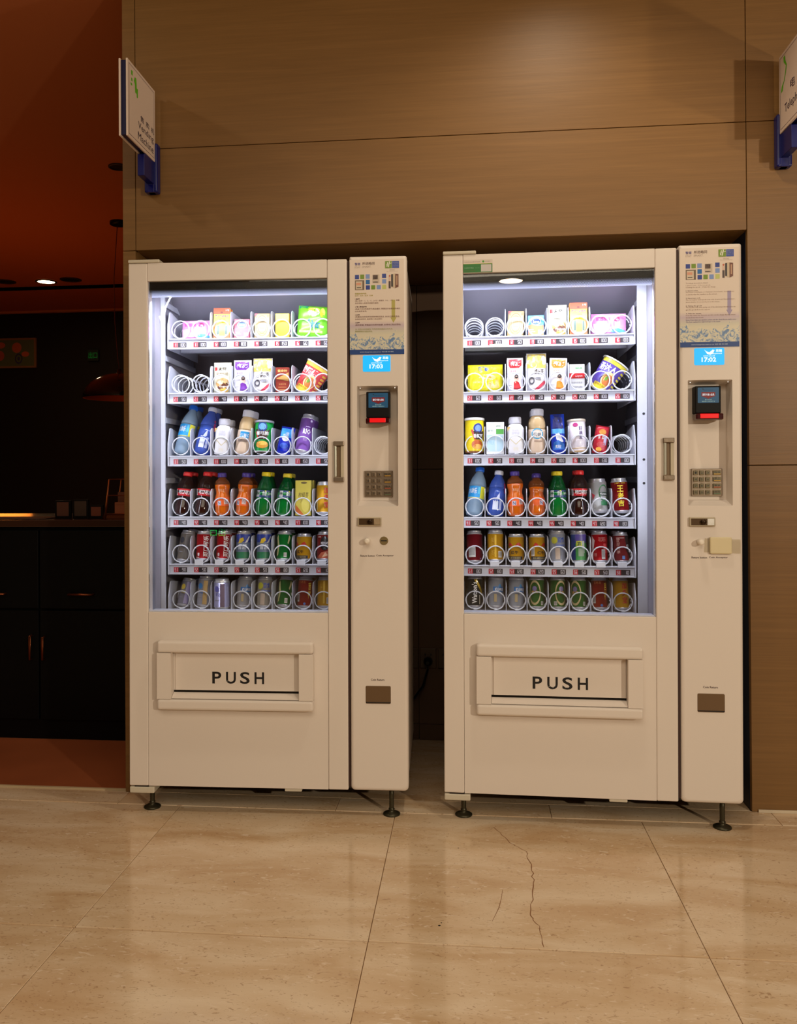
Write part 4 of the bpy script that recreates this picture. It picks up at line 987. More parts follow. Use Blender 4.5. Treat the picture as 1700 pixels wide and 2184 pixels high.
def A_durex(c1, c2):
    def f(a):
        a.rect(-.96, .02, .96, .50, c2); a.poly([(-.96, .50), (-.3, .62), (.4, .42), (.96, .50), (.96, .36), (-.96, .36)], c2); a.ell(.0, .70, .62, .19, w_, n=24); a.ell(0, .70, .54, .15, C((40, 90, 170)), n=24); a.text('durex', -.42, .62, .42, .78, w_, bold=.02)
        a.rect(-.8, .28, -.3, .33, w_); a.rect(-.8, .2, -.1, .23, w_); a.text('激情', .25, .12, .8, .3, w_); a.rect(.1, .06, .5, .1, C((70, 90, 150)))
    return f
def A_beige(a):
    c = C((150, 124, 70)); a.rect(-.9, .06, .9, .94, C((196, 170, 116))); a.ell(0, .5, .78, .42, c, n=28, inner=.92); a.ell(0, .5, .6, .32, c, n=28, inner=.9); a.rect(-.28, .4, .28, .62, c); a.rect(-.24, .42, .24, .6, C((206, 180, 120)))
    a.text('回', -.14, .45, .14, .57, c); a.text('纪念', -.4, .72, .4, .8, c); a.rect(-.5, .16, .5, .19, c); a.rect(-.5, .24, .5, .26, c)
    for x in (-.75, .75):
        for z in (.12, .88): a.ell(x, z, .12, .05, c, inner=.5)
    a.poly([(-.95, .86), (-.5, 1), (-.95, 1)], C((214, 90, 100)))
def A_yellow(a): a.text('黄金叶', -.55, .78, .6, .92, C((214, 90, 20)), bold=.02); a.rect(-.05, .12, .02, .66, C((236, 190, 10))); a.rect(-.3, .14, .5, .18, C((210, 150, 10))); a.rect(-.3, .22, .5, .25, C((210, 150, 10)))
def A_greenpack(a):
    a.rect(-.9, .88, -.3, .96, C((20, 140, 120))); a.ell(.05, .76, .38, .13, C((240, 214, 190))); a.ell(.05, .84, .4, .06, C((236, 200, 60))); a.ell(.62, .76, .16, .14, C((226, 214, 60)))
    a.text('心', -.30, .42, .05, .58, C((20, 110, 170)), bold=.03); a.text('相印', -.05, .26, .5, .46, C((20, 110, 170)), bold=.03); a.rect(-.8, .13, .7, .20, C((200, 236, 120))); a.rect(.5, .3, .75, .36, w_)
def A_wuqiong(a):
    a.rect(-.8, .72, -.52, .83, C((190, 44, 48))); a.text('无穷', -.4, .72, .5, .83, C((60, 50, 40)), bold=.02); a.text('盐焗鸡翅', -.6, .56, .7, .66, C((120, 90, 50))); a.ell(.1, .30, .75, .18, C((206, 150, 84))); a.ell(.2, .20, .7, .13, C((96, 48, 30)))
    a.ell(-.2, .36, .4, .10, C((240, 220, 176))); a.ell(.3, .38, .35, .08, C((226, 190, 130))); a.text('Wuqiong', -.3, .15, .7, .24, w_); a.ell(.3, .08, .5, .06, C((220, 170, 60))); a.rect(-1, .94, 1, .96, C((200, 196, 176)))
def A_snack(col, brand):
    def f(a):
        a.poly([(-.8, .94), (.8, .94), (.8, .76), (.45, .68), (-.6, .68), (-.8, .76)], col); a.text(brand, -.6, .74, .6, .88, w_, bold=.03, shear=.2); a.text('香辣味', -.6, .52, .1, .62, col, shear=.2); a.rect(-.5, .50, .6, .515, C((200, 200, 206)))
        a.ell(.15, .36, .26, .11, C((230, 190, 170))); a.ell(.15, .43, .24, .06, C((50, 40, 44))); a.poly([(-.15, .27), (.1, .3), (.45, .26), (.7, .1), (.6, .04), (-.2, .06)], col); a.rect(-.8, .16, -.35, .18, C((170, 170, 180))); a.rect(-.8, .1, -.45, .12, C((170, 170, 180)))
    return f
def A_popcorn(a):
    rn = random.Random(5); a.rect(-.92, .60, .92, .97, C((232, 206, 90)))
    for i in range(14): a.ell(rn.uniform(-.75, .8), rn.uniform(.64, .93), rn.uniform(.14, .24), rn.uniform(.05, .08), C(rn.choice([(246, 226, 110), (240, 232, 190), (200, 160, 40)])))
    a.text('爆米花', -.2, .42, .7, .58, C((90, 80, 70)), bold=.02); a.rect(-.6, .44, -.3, .56, C((210, 206, 200))); a.poly([(-.3, .02), (.8, .28), (.9, .2), (.1, .02)], C((206, 60, 80))); a.ell(-.5, .27, .3, .10, C((90, 88, 96)), inner=.6); a.rect(-.1, .3, .4, .36, C((160, 160, 170)))
def A_redbox(a): a.poly([(-.9, .55), (.9, .80), (.9, .45), (-.9, .55)], C((206, 160, 90))); a.text('黄金叶', -.7, .80, .7, .92, C((226, 190, 110)), bold=.02); a.text('吸烟有害', -.5, .30, .5, .36, C((206, 150, 90))); a.rect(-.6, .2, .6, .22, C((206, 150, 90))); a.rect(-.7, .1, .7, .12, C((206, 150, 90)))
def A_noodle(c1, c2, c3, st):
    def f(a):
        a.rect(-1, .84, 1, .95, c3); a.rect(-1, .0, 1, .1, c3); a.text(st, -.9, .56, .3, .80, w_, bold=.03); a.ell(.1, .38, .42, .24, C((240, 214, 150))); a.ell(.12, .36, .34, .18, C((210, 120, 60))); a.ell(.0, .4, .1, .07, C((120, 160, 60)))
        a.rect(-.6, .1, .4, .2, C((232, 206, 60))); a.text('香辣牛肉面', -.55, .12, .35, .18, C((120, 40, 30)))
        for i in range(6): a.lay -= 1; a.rect(.62, .16+.11*i, 1, .22+.11*i, c2)
    return f
def A_yellowpack(a):
    a.rect(-.86, .06, .86, .94, C((238, 226, 40))); a.text('舒', -.4, .74, .0, .9, C((60, 90, 160)), bold=.02); a.poly([(.05, .88), (.2, .80), (.1, .72), (-.1, .76)], C((70, 90, 170))); a.ell(.1, .5, .5, .12, C((244, 232, 150))); a.ell(.3, .52, .2, .06, C((226, 160, 60)))
    a.poly([(.1, .1), (.8, .14), (.75, .42), (.2, .34)], C((226, 190, 120))); a.text('卫生巾', .2, .16, .7, .3, C((210, 130, 70))); a.rect(-.7, .3, -.1, .36, C((248, 240, 120)))
def A_cig(a): a.rect(-1, .0, 1, .48, C((200, 200, 202))); a.rect(-1, .46, 1, .66, C((190, 30, 36))); a.text('Liqun', -.2, .50, .7, .60, w_, shear=.2); a.rect(-.2, .82, .6, .88, C((60, 150, 70))); a.text('利群', -.1, .83, .5, .87, w_); a.text('吸烟有害健康', -.7, .26, .7, .34, C((120, 120, 126))); a.text('尽早戒烟有益健康', -.7, .1, .7, .18, C((120, 120, 126)))
def A_water(a):
    a.rect(-1, .34, 1, .58, C((30, 150, 220))); a.rect(.35, .34, .95, .58, C((230, 224, 40))); a.text('水动乐', -.9, .42, .0, .54, w_, bold=.02); a.rect(-1, .34, 1, .365, C((230, 224, 60))); a.rect(.1, .36, .3, .56, C((90, 200, 235)))
def A_bluewater(a): a.rect(-.35, .12, .2, .36, C((214, 220, 240))); a.rect(.3, .12, .55, .34, C((180, 190, 230))); a.poly([(-.1, .36), (.25, .5), (.3, .36)], C((200, 206, 236))); a.rect(.75, .5, 1, .72, C((170, 50, 110)))
def A_milk(a): a.text('SIMPLE', -.45, .52, .45, .58, C((190, 190, 215))); a.text('低温奶', -.4, .60, .4, .66, C((200, 200, 220))); a.poly([(-.95, .72), (-.6, .72), (-.95, .60)], C((214, 180, 110))); a.poly([(-.7, .40), (0, .24), (.7, .40), (.66, .41), (0, .265), (-.66, .41)], C((214, 200, 150))); a.text('舒化', -.3, .08, .3, .18, C((232, 222, 190)))
def A_tea(a): a.rect(-.7, .36, .6, .50, C((230, 224, 214))); a.ell(0, .44, .6, .12, C((60, 160, 200)), inner=.8); a.text('优益', -.4, .38, .35, .46, C((70, 70, 90)), bold=.02); a.rect(-.3, .26, .5, .29, C((170, 140, 120)))
def A_tea2(a): a.rect(-.4, .36, .6, .50, C((20, 150, 210))); a.text('优益C', -.35, .38, .55, .46, w_, bold=.02); a.rect(-.6, .27, .5, .33, C((150, 130, 120)))
def A_chips(c, c2):
    def f(a):
        a.ell(0, .80, .46, .15, C((30, 70, 150)), n=24); a.ell(0, .80, .34, .10, C((120, 180, 220)), n=24); a.poly([(-.75, .72), (.75, .72), (.4, .42), (-.4, .42)], C((60, 36, 26))); a.poly([(-.8, .66), (-.6, .64), (-.3, .42), (-.42, .42)], C((206, 60, 40)))
        a.text('薯可脆', -.62, .54, .62, .66, w_, bold=.02); a.text('80g', -.25, .43, .25, .50, w_); a.ell(0, .26, .6, .11, C((214, 150, 50)), n=24); a.ell(.1, .30, .4, .06, C((240, 196, 90)), n=24); a.rect(-1, .05, 1, .07, w_)
    return f
def A_chips2(a):
    a.ell(.35, .70, .44, .14, C((40, 60, 150)), n=24); a.ell(.35, .70, .3, .09, C((120, 160, 210)), n=24); a.poly([(-.3, .62), (.95, .62), (.8, .38), (.0, .38)], C((50, 30, 26))); a.poly([(-.32, .66), (-.15, .66), (.1, .40), (.02, .38)], C((206, 60, 40))); a.text('香辣蟹', -.1, .42, .85, .54, w_, bold=.02); a.ell(.25, .24, .5, .13, C((190, 90, 40)), n=24); a.ell(.3, .18, .4, .07, C((230, 170, 80)), n=24); a.rect(-1, .06, 1, .075, C((200, 180, 40)))
def A_blue(a): a.poly([(-.6, .97), (.5, .97), (.8, .6), (-.8, .6)], C((40, 44, 110))); a.rect(-.9, .50, .9, .62, C((90, 170, 230))); a.poly([(-.4, .5), (.1, .52), (.7, .3), (.2, .26), (-.3, .36)], w_); a.poly([(-.7, .28), (0, .34), (.8, .24), (.8, .1), (-.8, .1)], C((50, 120, 210))); a.text('奥利奥', -.5, .13, .5, .22, w_, bold=.02)
def A_blue2(a): a.rect(-.8, .6, .8, .9, C((60, 160, 230))); a.ell(0, .55, .5, .09, w_); a.text('闲趣', -.4, .62, .4, .78, w_); a.ell(.0, .3, .6, .1, C((70, 110, 230)))
def A_purplecan(a): a.text('RIO', -.25, .48, .65, .62, w_, bold=.03); a.rect(.0, .66, .5, .68, C((200, 170, 230))); a.text('微醺', -.1, .3, .4, .4, C((206, 170, 226))); a.rect(.4, .80, .62, .92, C((210, 190, 230)))
def A_cola(a): a.rect(-1, .44, 1, .60, C((196, 20, 30))); a.text('可口可乐', -.5, .47, .9, .57, w_, bold=.02, shear=.2); barcode(a, -1.0, .45, -.7, .58)
def A_fanta(a):
    a.rect(-1, .22, 1, .42, C((240, 96, 26))); l = a.lay; a.rect(-.35, .24, .05, .34, C((220, 214, 226))); a.text('N', -.28, .25, -.02, .33, C((60, 60, 110)), bold=.02); a.rect(.35, .26, .8, .38, C((230, 200, 190))); a.text('芬达', .4, .28, .78, .36, C((60, 50, 110))); a.text('美年达', -.35, .55, .45, .62, C((250, 200, 150)))
def A_sprite(a): a.rect(-1, .42, 1, .58, C((40, 60, 110))); barcode(a, -.85, .43, -.45, .57); a.text('雪碧', -.1, .46, .35, .56, w_, shear=.2); a.poly([(.1, .57), (.3, .585), (.26, .55)], C((220, 220, 40))); a.text('Sprite', .5, .46, .95, .55, w_, shear=.2)
def A_teabox(a): a.text('柠檬茶', -.6, .50, .7, .66, C((84, 66, 40)), shear=.2); a.text('100%', -.3, .36, .5, .46, C((110, 90, 50)), shear=.2); a.poly([(-.95, .1), (-.2, .0), (.2, .0), (-.9, .3)], C((206, 110, 50))); a.ell(.3, .3, .5, .2, C((236, 220, 110))); a.ell(.1, .93, .4, .03, C((120, 100, 60)))
def A_vert(st, col, x0=.1, x1=.5, z0=.2, z1=.82, extra=None):
    def f(a):
        n = len(st); h = (z1-z0)/n
        for i, ch in enumerate(st): a.lay = 2; a.text(ch, x0, z1-(i+1)*h+.01, x1, z1-i*h-.01, col, bold=.03)
        if extra: extra(a)
    return f
def A_cokecan(a): a.text('可口可乐', .12, .14, .72, .84, C((236, 226, 224)), rot=1, bold=.03, shear=.2); a.rect(-.55, .16, -.3, .26, C((220, 200, 200))); a.rect(-.9, .1, -.3, .12, C((220, 200, 200))); a.poly([(.62, .1), (.8, .5), (.9, .86), (.96, .86), (.86, .4), (.75, .1)], C((226, 210, 210)))
def A_bluecan(a):
    a.rect(-1, .62, 1, .885, C((26, 52, 150))); a.rect(-1, .085, 1, .3, C((40, 120, 80))); a.rect(-1, .3, 1, .62, C((110, 124, 150))); a.poly([(-.5, .58), (-.3, .74), (.1, .78), (.2, .68), (-.1, .60)], C((214, 180, 40))); a.poly([(.3, .6), (.6, .62), (.9, .80), (.8, .84)], C((226, 226, 230))); a.text('雪碧', -.5, .38, .5, .56, C((220, 226, 236)), bold=.02, shear=.2)
def A_greencan(a): a.poly([(-.9, .78), (-.65, .86), (-.42, .5), (-.6, .2), (-.9, .14), (-.72, .4), (-.7, .6)], C((214, 206, 150))); a.poly([(.9, .78), (.7, .86), (.5, .6), (.6, .56), (.8, .7)], C((214, 206, 150))); barcode(a, .1, .13, .45, .28)
def A_redbull(a):
    a.poly([(-.75, .58), (-.5, .70), (-.3, .66), (-.05, .56), (-.3, .58)], C((196, 44, 24))); a.poly([(.9, .58), (.6, .70), (.35, .66), (.1, .56), (.4, .58)], C((196, 44, 24))); a.text('红牛', -.3, .28, .5, .40, C((60, 44, 20)), bold=.02); a.rect(-1, .09, 1, .2, C((50, 46, 60))); a.text('维生素功能饮料', -.8, .12, .8, .17, C((220, 200, 120))); a.lay = 0; barcode(a, -1, .22, -.6, .5)
def A_nescafe(a): a.ell(.1, .60, .5, .24, C((30, 22, 20)), n=24); a.text('NESCAFE', -.3, .56, .55, .65, w_, bold=.02); a.poly([(-.9, .1), (.6, .1), (.8, .36), (-.2, .3)], C((196, 100, 70))); a.poly([(-.2, .12), (.5, .2), (.2, .3)], C((226, 180, 140))); a.rect(-.7, .8, -.3, .83, C((220, 190, 180)))
def A_nescafe2(a): a.poly([(.35, .88), (1, .88), (1, .2), (.55, .4), (.5, .6)], C((40, 28, 26))); a.text('NESC', .55, .5, 1, .6, w_); a.text('雀巢咖啡', -.6, .3, -.2, .8, C((226, 180, 170)), rot=1); a.rect(.0, .12, .3, .24, C((90, 130, 190))); a.rect(-.6, .8, .3, .82, C((220, 180, 170)))
def A_laoshan(a): a.rect(-.3, .50, 1, .66, C((40, 110, 180))); a.text('崂山啤酒', -.1, .53, .9, .63, w_, bold=.02); a.poly([(.2, .66), (.45, .76), (.7, .66)], C((60, 130, 190))); a.rect(-.2, .2, .1, .44, C((190, 170, 130)))
def A_silver(c, c2):
    def f(a): a.rect(.0, .1, .5, .86, c); a.ell(-.4, .68, .28, .1, c2); a.text('啤酒', -.5, .44, .0, .56, c2); a.rect(-.6, .3, -.1, .32, C((150, 150, 160)))
    return f
def A_watson(a): a.poly([(-.1, .87), (.25, .87), (.9, .55), (.95, .35), (.5, .60)], C((206, 170, 40))); a.text("Watson's", -.35, .14, .25, .80, w_, rot=1, bold=.03); a.rect(.5, .12, .6, .4, C((200, 196, 180)))
def A_tsing(sh):
    def f(a): a.ell(sh, .50, .7, .38, C((196, 176, 130)), n=28, inner=.82); a.ell(sh, .62, .26, .08, C((120, 110, 160))); a.text('青岛', sh-.4, .46, sh+.4, .56, C((200, 150, 90)), bold=.02); barcode(a, -.5 if sh > 0 else .4, .12, -.15 if sh > 0 else .7, .24)
    return f
def A_jdb(a): A_vert('加多宝', C((190, 40, 30)), .05, .62, .2, .84)(a); a.rect(-.9, .15, -.7, .4, C((226, 206, 130)))
def A_wlj(a): A_vert('王老吉', C((232, 200, 40)), -.35, .3, .18, .80)(a); a.text('凉茶', -.6, .83, .6, .875, C((226, 190, 60)))
def A_redcanb(a): A_vert('吉祥', C((226, 190, 60)), .45, .8, .3, .84)(a); barcode(a, -.9, .2, -.55, .45); a.ell(.1, .14, .14, .04, C((80, 120, 200))); a.text('王老吉', -.7, .78, .1, .86, C((214, 120, 60)))
def A_darkred(a): barcode(a, -.7, .18, .1, .5); a.rect(.6, .12, .75, .16, C((90, 90, 160)))
def A_goldcan(a): a.text('菊花茶', -.5, .2, .0, .8, C((206, 160, 40)), rot=1); barcode(a, .3, .14, .75, .34); a.rect(-.1, .15, .1, .86, C((236, 190, 60)))
def A_silverblue(a): a.ell(-.4, .70, .34, .11, C((190, 186, 50))); a.text('百威', .0, .62, .7, .80, C((50, 80, 170)), bold=.03); a.rect(-.2, .52, .9, .56, C((90, 110, 180))); a.rect(-.3, .1, .2, .46, C((196, 176, 160)))
def A_mixed(a): a.rect(-1, .62, 1, .885, C((84, 70, 150))); a.rect(-1, .085, 1, .62, C((70, 150, 80))); a.rect(-1, .085, -.4, .885, C((30, 50, 120))); a.rect(-.3, .5, .3, .68, C((196, 200, 60))); a.text('凉', -.2, .52, .2, .66, C((60, 90, 60)), bold=.03); a.rect(.35, .3, .6, .68, C((190, 200, 190))); a.rect(-.1, .2, .5, .45, C((150, 170, 150)))
def A_redcan(a): a.text('可口可乐', -.2, .66, .6, .80, C((236, 150, 140))); a.rect(.3, .3, .7, .6, C((206, 60, 60))); barcode(a, .1, .12, .5, .42); a.text('可乐', -.7, .2, -.4, .3, C((230, 190, 190))); a.poly([(-1, .86), (-.6, .7), (-.8, .4), (-.85, .1), (-1, .1)], C((216, 200, 200)))
def A_heine(a): a.ell(.45, .58, .55, .24, C((40, 120, 60)), n=28, inner=.85); a.rect(.0, .50, .95, .60, C((36, 60, 44))); a.text('Heineken', .05, .52, .92, .58, w_, bold=.02); a.poly([(-.95, .60), (-.5, .52), (-.8, .38)], C((190, 50, 60))); a.rect(.1, .22, .95, .34, C((50, 130, 80))); a.ell(-.6, .2, .2, .06, C((180, 176, 172)))
def A_oatcup(a): a.text('好', .1, .64, .45, .78, C((80, 60, 120)), bold=.02); a.text('朋', .1, .50, .45, .62, C((80, 60, 120)), bold=.02); a.text('友', .1, .38, .45, .49, C((80, 60, 120)), bold=.02); a.ell(-.2, .82, .25, .06, C((200, 70, 140))); a.ell(0, .26, .5, .1, C((206, 196, 200))); a.rect(-1, .1, 1, .13, C((196, 170, 130)))
def A_redbag(a): a.ell(0, .75, .5, .1, C((220, 150, 60))); a.text('旺旺', -.5, .48, .5, .64, C((240, 220, 210)), bold=.03); a.ell(-.2, .13, .4, .08, C((230, 170, 60))); a.ell(.0, .3, .6, .1, C((226, 90, 96))); a.rect(.3, .3, .7, .6, C((200, 190, 220)))
def A_milkbox(a): a.poly([(-.3, .95), (.0, .78), (.3, .95)], C((226, 230, 226))); a.rect(.1, .62, .95, .78, C((90, 170, 80))); a.text('纯牛奶', .1, .84, .6, .90, C((60, 140, 80))); a.text('蒙牛', -.85, .70, -.2, .76, C((60, 140, 90))); a.rect(-.9, .08, .9, .60, C((186, 214, 230))); a.rect(.05, .1, .12, .6, w_); a.text('MILK', -.7, .3, -.1, .42, C((150, 196, 220)))

CUR = {'col': []}
def copy_tree(o, parent=None):
    c = o.copy(); COL.objects.link(c); c.parent = parent
    for ch in o.children: copy_tree(ch, c)
    return c
RAND = random.Random(3)
def place(side, row, lane, t, desc, cat, du=0, y=.262, side_lean=0, back=0, yaw_=0, behind=0, grp=None, dz=0, dy=.075):
    """lane may be fractional (double lanes); leans in degrees"""
    D = MACH[side]; u = D['x0']+(lane+.5)*D['p']+du; z = D['z'][row]+.0012+dz
    def mx(yy):
        return D['M'] @ Matrix.Translation((u, yy, z)) @ Matrix.Rotation(math.radians(side_lean), 4, 'Y') @ Matrix.Rotation(math.radians(-back), 4, 'X') @ Matrix.Rotation(math.radians(yaw_), 4, 'Z')
    t.matrix_world = mx(YF+y-.23)
    pos = ORD[int(round(lane))] if abs(lane-round(lane)) < .01 else {'0': 'leftmost', '6': 'rightmost'}[str(int(lane))]
    where = '%s from left, %s shelf of the %s machine' % (pos, ['top', 'second', 'third', 'fourth', 'fifth', 'bottom'][row], side)
    if pos.endswith('most'): where = '%s on %s shelf of the %s machine' % (pos, ['top', 'second', 'third', 'fourth', 'fifth', 'bottom'][row], side)
    tag(t, desc+', '+where, cat, grp or {'can': 'drink cans in the vending machines', 'bottle': 'drink bottles in the vending machines'}.get(cat, 'snacks and packs in the vending machines'))
    for b in range(behind):
        c = copy_tree(t); c.matrix_world = mx(YF+y-.23+dy*(b+1))
        ws = desc.split(' with ')[0].split(' leaning')[0].split(' tipped')[0].split()
        if len(ws) > 4: ws = ws[-3:]
        tag(c, ' '.join(ws)+' behind front one, '+where, cat, 'goods queued behind the front ones')
    return t
def SILV(rgb): return mat('silver_%d_%d_%d' % rgb, rgb, .22, .6, coat=.2)
L_, R_m = 'left', 'right'
red_, dred, gold, yel, grn = FOIL((190, 22, 30)), FOIL((130, 18, 30)), FOIL((226, 166, 30)), C((240, 206, 20)), FOIL((20, 130, 50))
silver = FOIL((190, 192, 200)); capB, capW, capP, capY, capR = C((20, 110, 220)), C((214, 214, 226)), C((70, 50, 140)), C((232, 206, 20)), C((220, 30, 30))
clearw = mat('water_bottle_clear', (150, 176, 200), .1, trans=.3, coat=.5); bluew = mat('water_bottle_blue', (70, 98, 190), .1, trans=.3, coat=.5)
cola_ = liquid('cola', (44, 16, 10)); orange_ = liquid('orange', (212, 100, 12)); green_ = liquid('green', (8, 112, 40)); clearneck = mat('bottle_neck_clear', (64, 38, 30), .1, trans=.5, alpha=.6, coat=.5)
oneck = mat('orange_neck', (150, 84, 40), .1, trans=.4, alpha=.75, coat=.5); gneck = mat('green_neck', (10, 96, 42), .1, trans=.4, alpha=.8, coat=.5)
milkw = C((232, 230, 232), .35); beige = C((222, 196, 170), .3); teacol = C((206, 176, 130), .25)
pinkF = C((240, 150, 210), .35); greenF = C((120, 206, 40), .35); yelF = C((230, 220, 20), .35)
tissue_g = 'soft packs in double lanes'
# ---- left machine, top shelf
place(L_, 0, .5, pouch(.108, .072, .045, pinkF, A_pinkpack, 'sanitary_pack'), 'soft pink tissue pack', 'pack', du=.014, y=.27, back=4)
for s_, ln, hh in ((L_, 2, .112), (R_m, 5, .114)):
    place(s_, 0, ln, carton(.060, hh, .012, C((246, 214, 70)), A_battery, 'battery_card'), 'orange and yellow battery card', 'battery pack', y=.252, back=5, behind=1, dy=.03)
place(L_, 0, 3, carton(.056, .070, .03, C((214, 70, 90)), A_durex(None, C((222, 100, 112))), 'small_box'), 'small pinkish red box', 'box', y=.262, back=4, yaw_=2)
place(L_, 0, 4, carton(.056, .090, .026, C((180, 152, 100)), A_beige, 'ornate_box'), 'ornate beige box', 'box', y=.262, back=3)
place(L_, 0, 5, carton(.050, .089, .024, C((246, 200, 10)), A_yellow, 'cigarette_box'), 'plain yellow box', 'box', y=.262)
place(L_, 0, 6.5, pouch(.112, .118, .05, greenF, A_greenpack, 'wipes_pack'), 'tall bright green wipes pack', 'pack', du=-.006, y=.27, side_lean=4, back=4)
# ---- left, second shelf
place(L_, 1, 2, pouch(.064, .112, .026, C((226, 222, 196)), A_wuqiong), 'cream pouch with brown meat picture', 'pouch', y=.26, back=4)
place(L_, 1, 3, pouch(.064, .120, .026, C((232, 230, 238)), A_snack(C((110, 40, 150)), '有友')), 'white and purple snack pouch', 'pouch', y=.26, back=3)
place(L_, 1, 4, pouch(.070, .126, .028, C((234, 232, 234)), A_popcorn), 'yellow topped popcorn pouch', 'pouch', y=.262, back=3)
place(L_, 1, 5, carton(.050, .090, .024, C((140, 50, 36)), A_redbox, 'cigarette_box'), 'brown red box', 'box', y=.262)
place(L_, 1, 6.5, cup(.049, .115, C((206, 60, 60)), A_noodle(None, C((226, 180, 60)), C((240, 200, 70)), '康师傅')), 'tilted red noodle cup', 'noodle cup', du=-.040, y=.285, side_lean=32, yaw_=0, dz=.001)
# ---- left, third shelf
place(L_, 2, 0, bottle(.195, .031, 'slim', clearw, capB, A_water, fill=.6), 'clear water bottle with blue cap', 'bottle', du=-.004, y=.262, side_lean=9, back=18, behind=1)
place(L_, 2, 1, bottle(.185, .031, 'slim', bluew, capW, A_bluewater, fill=.6), 'blue water bottle with white cap', 'bottle', du=-.005, y=.262, side_lean=10, back=16, behind=1)
place(L_, 2, 2, bottle(.132, .0285, 'milk', milkw, capW, A_milk), 'white milk bottle with white cap', 'bottle', du=-.001, y=.262, side_lean=3, back=4, behind=1)
place(L_, 2, 3, bottle(.165, .029, 'wide', beige, capW, A_tea2, teacol, fill=.55), 'beige milk tea bottle', 'bottle', du=-.002, y=.262, side_lean=7, back=9, behind=1)
place(L_, 2, 4, canister(.0335, .120, C((16, 140, 60), .3), C((150, 150, 160)), C((60, 50, 46)), A_chips(None, None)), 'green chips canister', 'canister', y=.266, dz=.004, side_lean=1.5, back=5)
place(L_, 2, 5, pouch(.050, .105, .034, C((16, 40, 190), .25), A_blue2, 'biscuit_bag'), 'small shiny blue biscuit bag', 'bag', du=-.002, y=.262, side_lean=11, back=10)
place(L_, 2, 6, can(.0275, .150, FOIL((156, 104, 196)), A_purplecan, 'tall_can'), 'tall purple can', 'can', du=-.007, y=.262, side_lean=9, back=17, behind=1)
# ---- left, fourth shelf
for ln in (0, 1): place(L_, 3, ln, bottle(.160, .0305, 'contour', cola_, capR, A_cola, clearneck, fill=.62), 'dark cola bottle with red cap', 'bottle', du=-.004, side_lean=6, back=9, behind=1)
place(L_, 3, 2, bottle(.155, .0285, 'waist', orange_, capP, A_fanta, oneck, fill=.72), 'orange soda bottle with purple cap', 'bottle', side_lean=-2, back=4)
place(L_, 3, 3, bottle(.155, .0285, 'waist', orange_, capP, A_fanta, oneck, fill=.72), 'orange soda bottle with purple cap', 'bottle', side_lean=4, back=5, yaw_=-28, behind=1)
place(L_, 3, 4, bottle(.157, .0305, 'cone', green_, capY, A_sprite, gneck, fill=.6), 'green soda bottle with yellow cap', 'bottle', side_lean=4, back=3, behind=1)
place(L_, 3, 5, bottle(.152, .0305, 'cone', green_, capY, A_sprite, gneck, fill=.6), 'green soda bottle with yellow cap', 'bottle', side_lean=5, back=7, yaw_=20, behind=1)
place(L_, 3, 6, carton(.057, .126, .04, C((214, 196, 84)), A_teabox, 'drink_carton'), 'yellow lemon tea carton', 'carton', y=.265, back=4, behind=1)
place(L_, 3, 7, can(.0285, .118, gold, A_jdb), 'gold can with red characters', 'can', y=.27, dz=.003, back=4, behind=1)
# ---- left, fifth shelf
CY = .268
place(L_, 4, 0, can(.0270, .115, FOIL((150, 140, 130)), A_silver(C((90, 84, 84)), C((60, 60, 70)))), 'silver grey can leaning right', 'can', y=CY, side_lean=7, back=12, behind=1)
for ln in (1, 2): place(L_, 4, ln, can(.0275, .107, red_, A_cokecan), 'red cola can', 'can', y=CY, back=6, side_lean=1, dz=.006, behind=1)
for ln in (3, 4): place(L_, 4, ln, can(.0272, .107, FOIL((110, 124, 150)), A_bluecan), 'blue topped lemon soda can', 'can', y=CY, back=6, dz=.006, yaw_=(ln-3)*12, behind=1)
place(L_, 4, 5, can(.0272, .107, grn, A_greencan), 'green soda can', 'can', y=CY, back=6, dz=.006, side_lean=1, behind=1)
place(L_, 4, 6, can(.0275, .098, gold, A_redbull), 'short gold energy drink can', 'can', y=CY, back=6, dz=.006, yaw_=-30)
place(L_, 4, 7, can(.0275, .105, FOIL((150, 40, 34)), A_nescafe), 'red brown coffee can', 'can', y=CY, back=6, dz=.006, behind=1)
# ---- left, bottom shelf
CB_ = .27
place(L_, 5, 0, can(.0270, .105, SILV((214, 212, 236)), A_silver(C((150, 140, 190)), C((226, 200, 80)))), 'silver can leaning right', 'can', y=CB_, side_lean=8, back=18)
place(L_, 5, 1, can(.0270, .112, SILV((224, 224, 240)), A_silver(C((196, 160, 100)), C((60, 130, 200)))), 'silver can with gold stripe', 'can', y=CB_, side_lean=2, back=10, behind=1)
place(L_, 5, 2, can(.0285, .108, SILV((176, 172, 200)), A_silver(C((120, 100, 120)), C((90, 90, 170)))), 'upright silver mauve can without coil', 'can', y=.245)
place(L_, 5, 3, can(.0270, .112, SILV((226, 224, 230)), A_laoshan), 'silver can with blue band', 'can', y=CB_, side_lean=1, back=10, behind=1)
place(L_, 5, 4, can(.0270, .112, SILV((226, 218, 206)), A_silverblue), 'silver and gold can', 'can', y=CB_, side_lean=1, back=10, behind=1)
place(L_, 5, 5, can(.0270, .112, grn, A_greencan), 'dark green can tipped back', 'can', y=CB_, side_lean=2, back=19)
place(L_, 5, 6, can(.0270, .112, FOIL((160, 24, 22)), A_redcanb), 'red can with yellow characters', 'can', y=CB_, side_lean=2, back=10, behind=1)
place(L_, 5, 7, can(.0270, .112, gold, A_goldcan), 'gold can', 'can', y=CB_, back=10, behind=1)
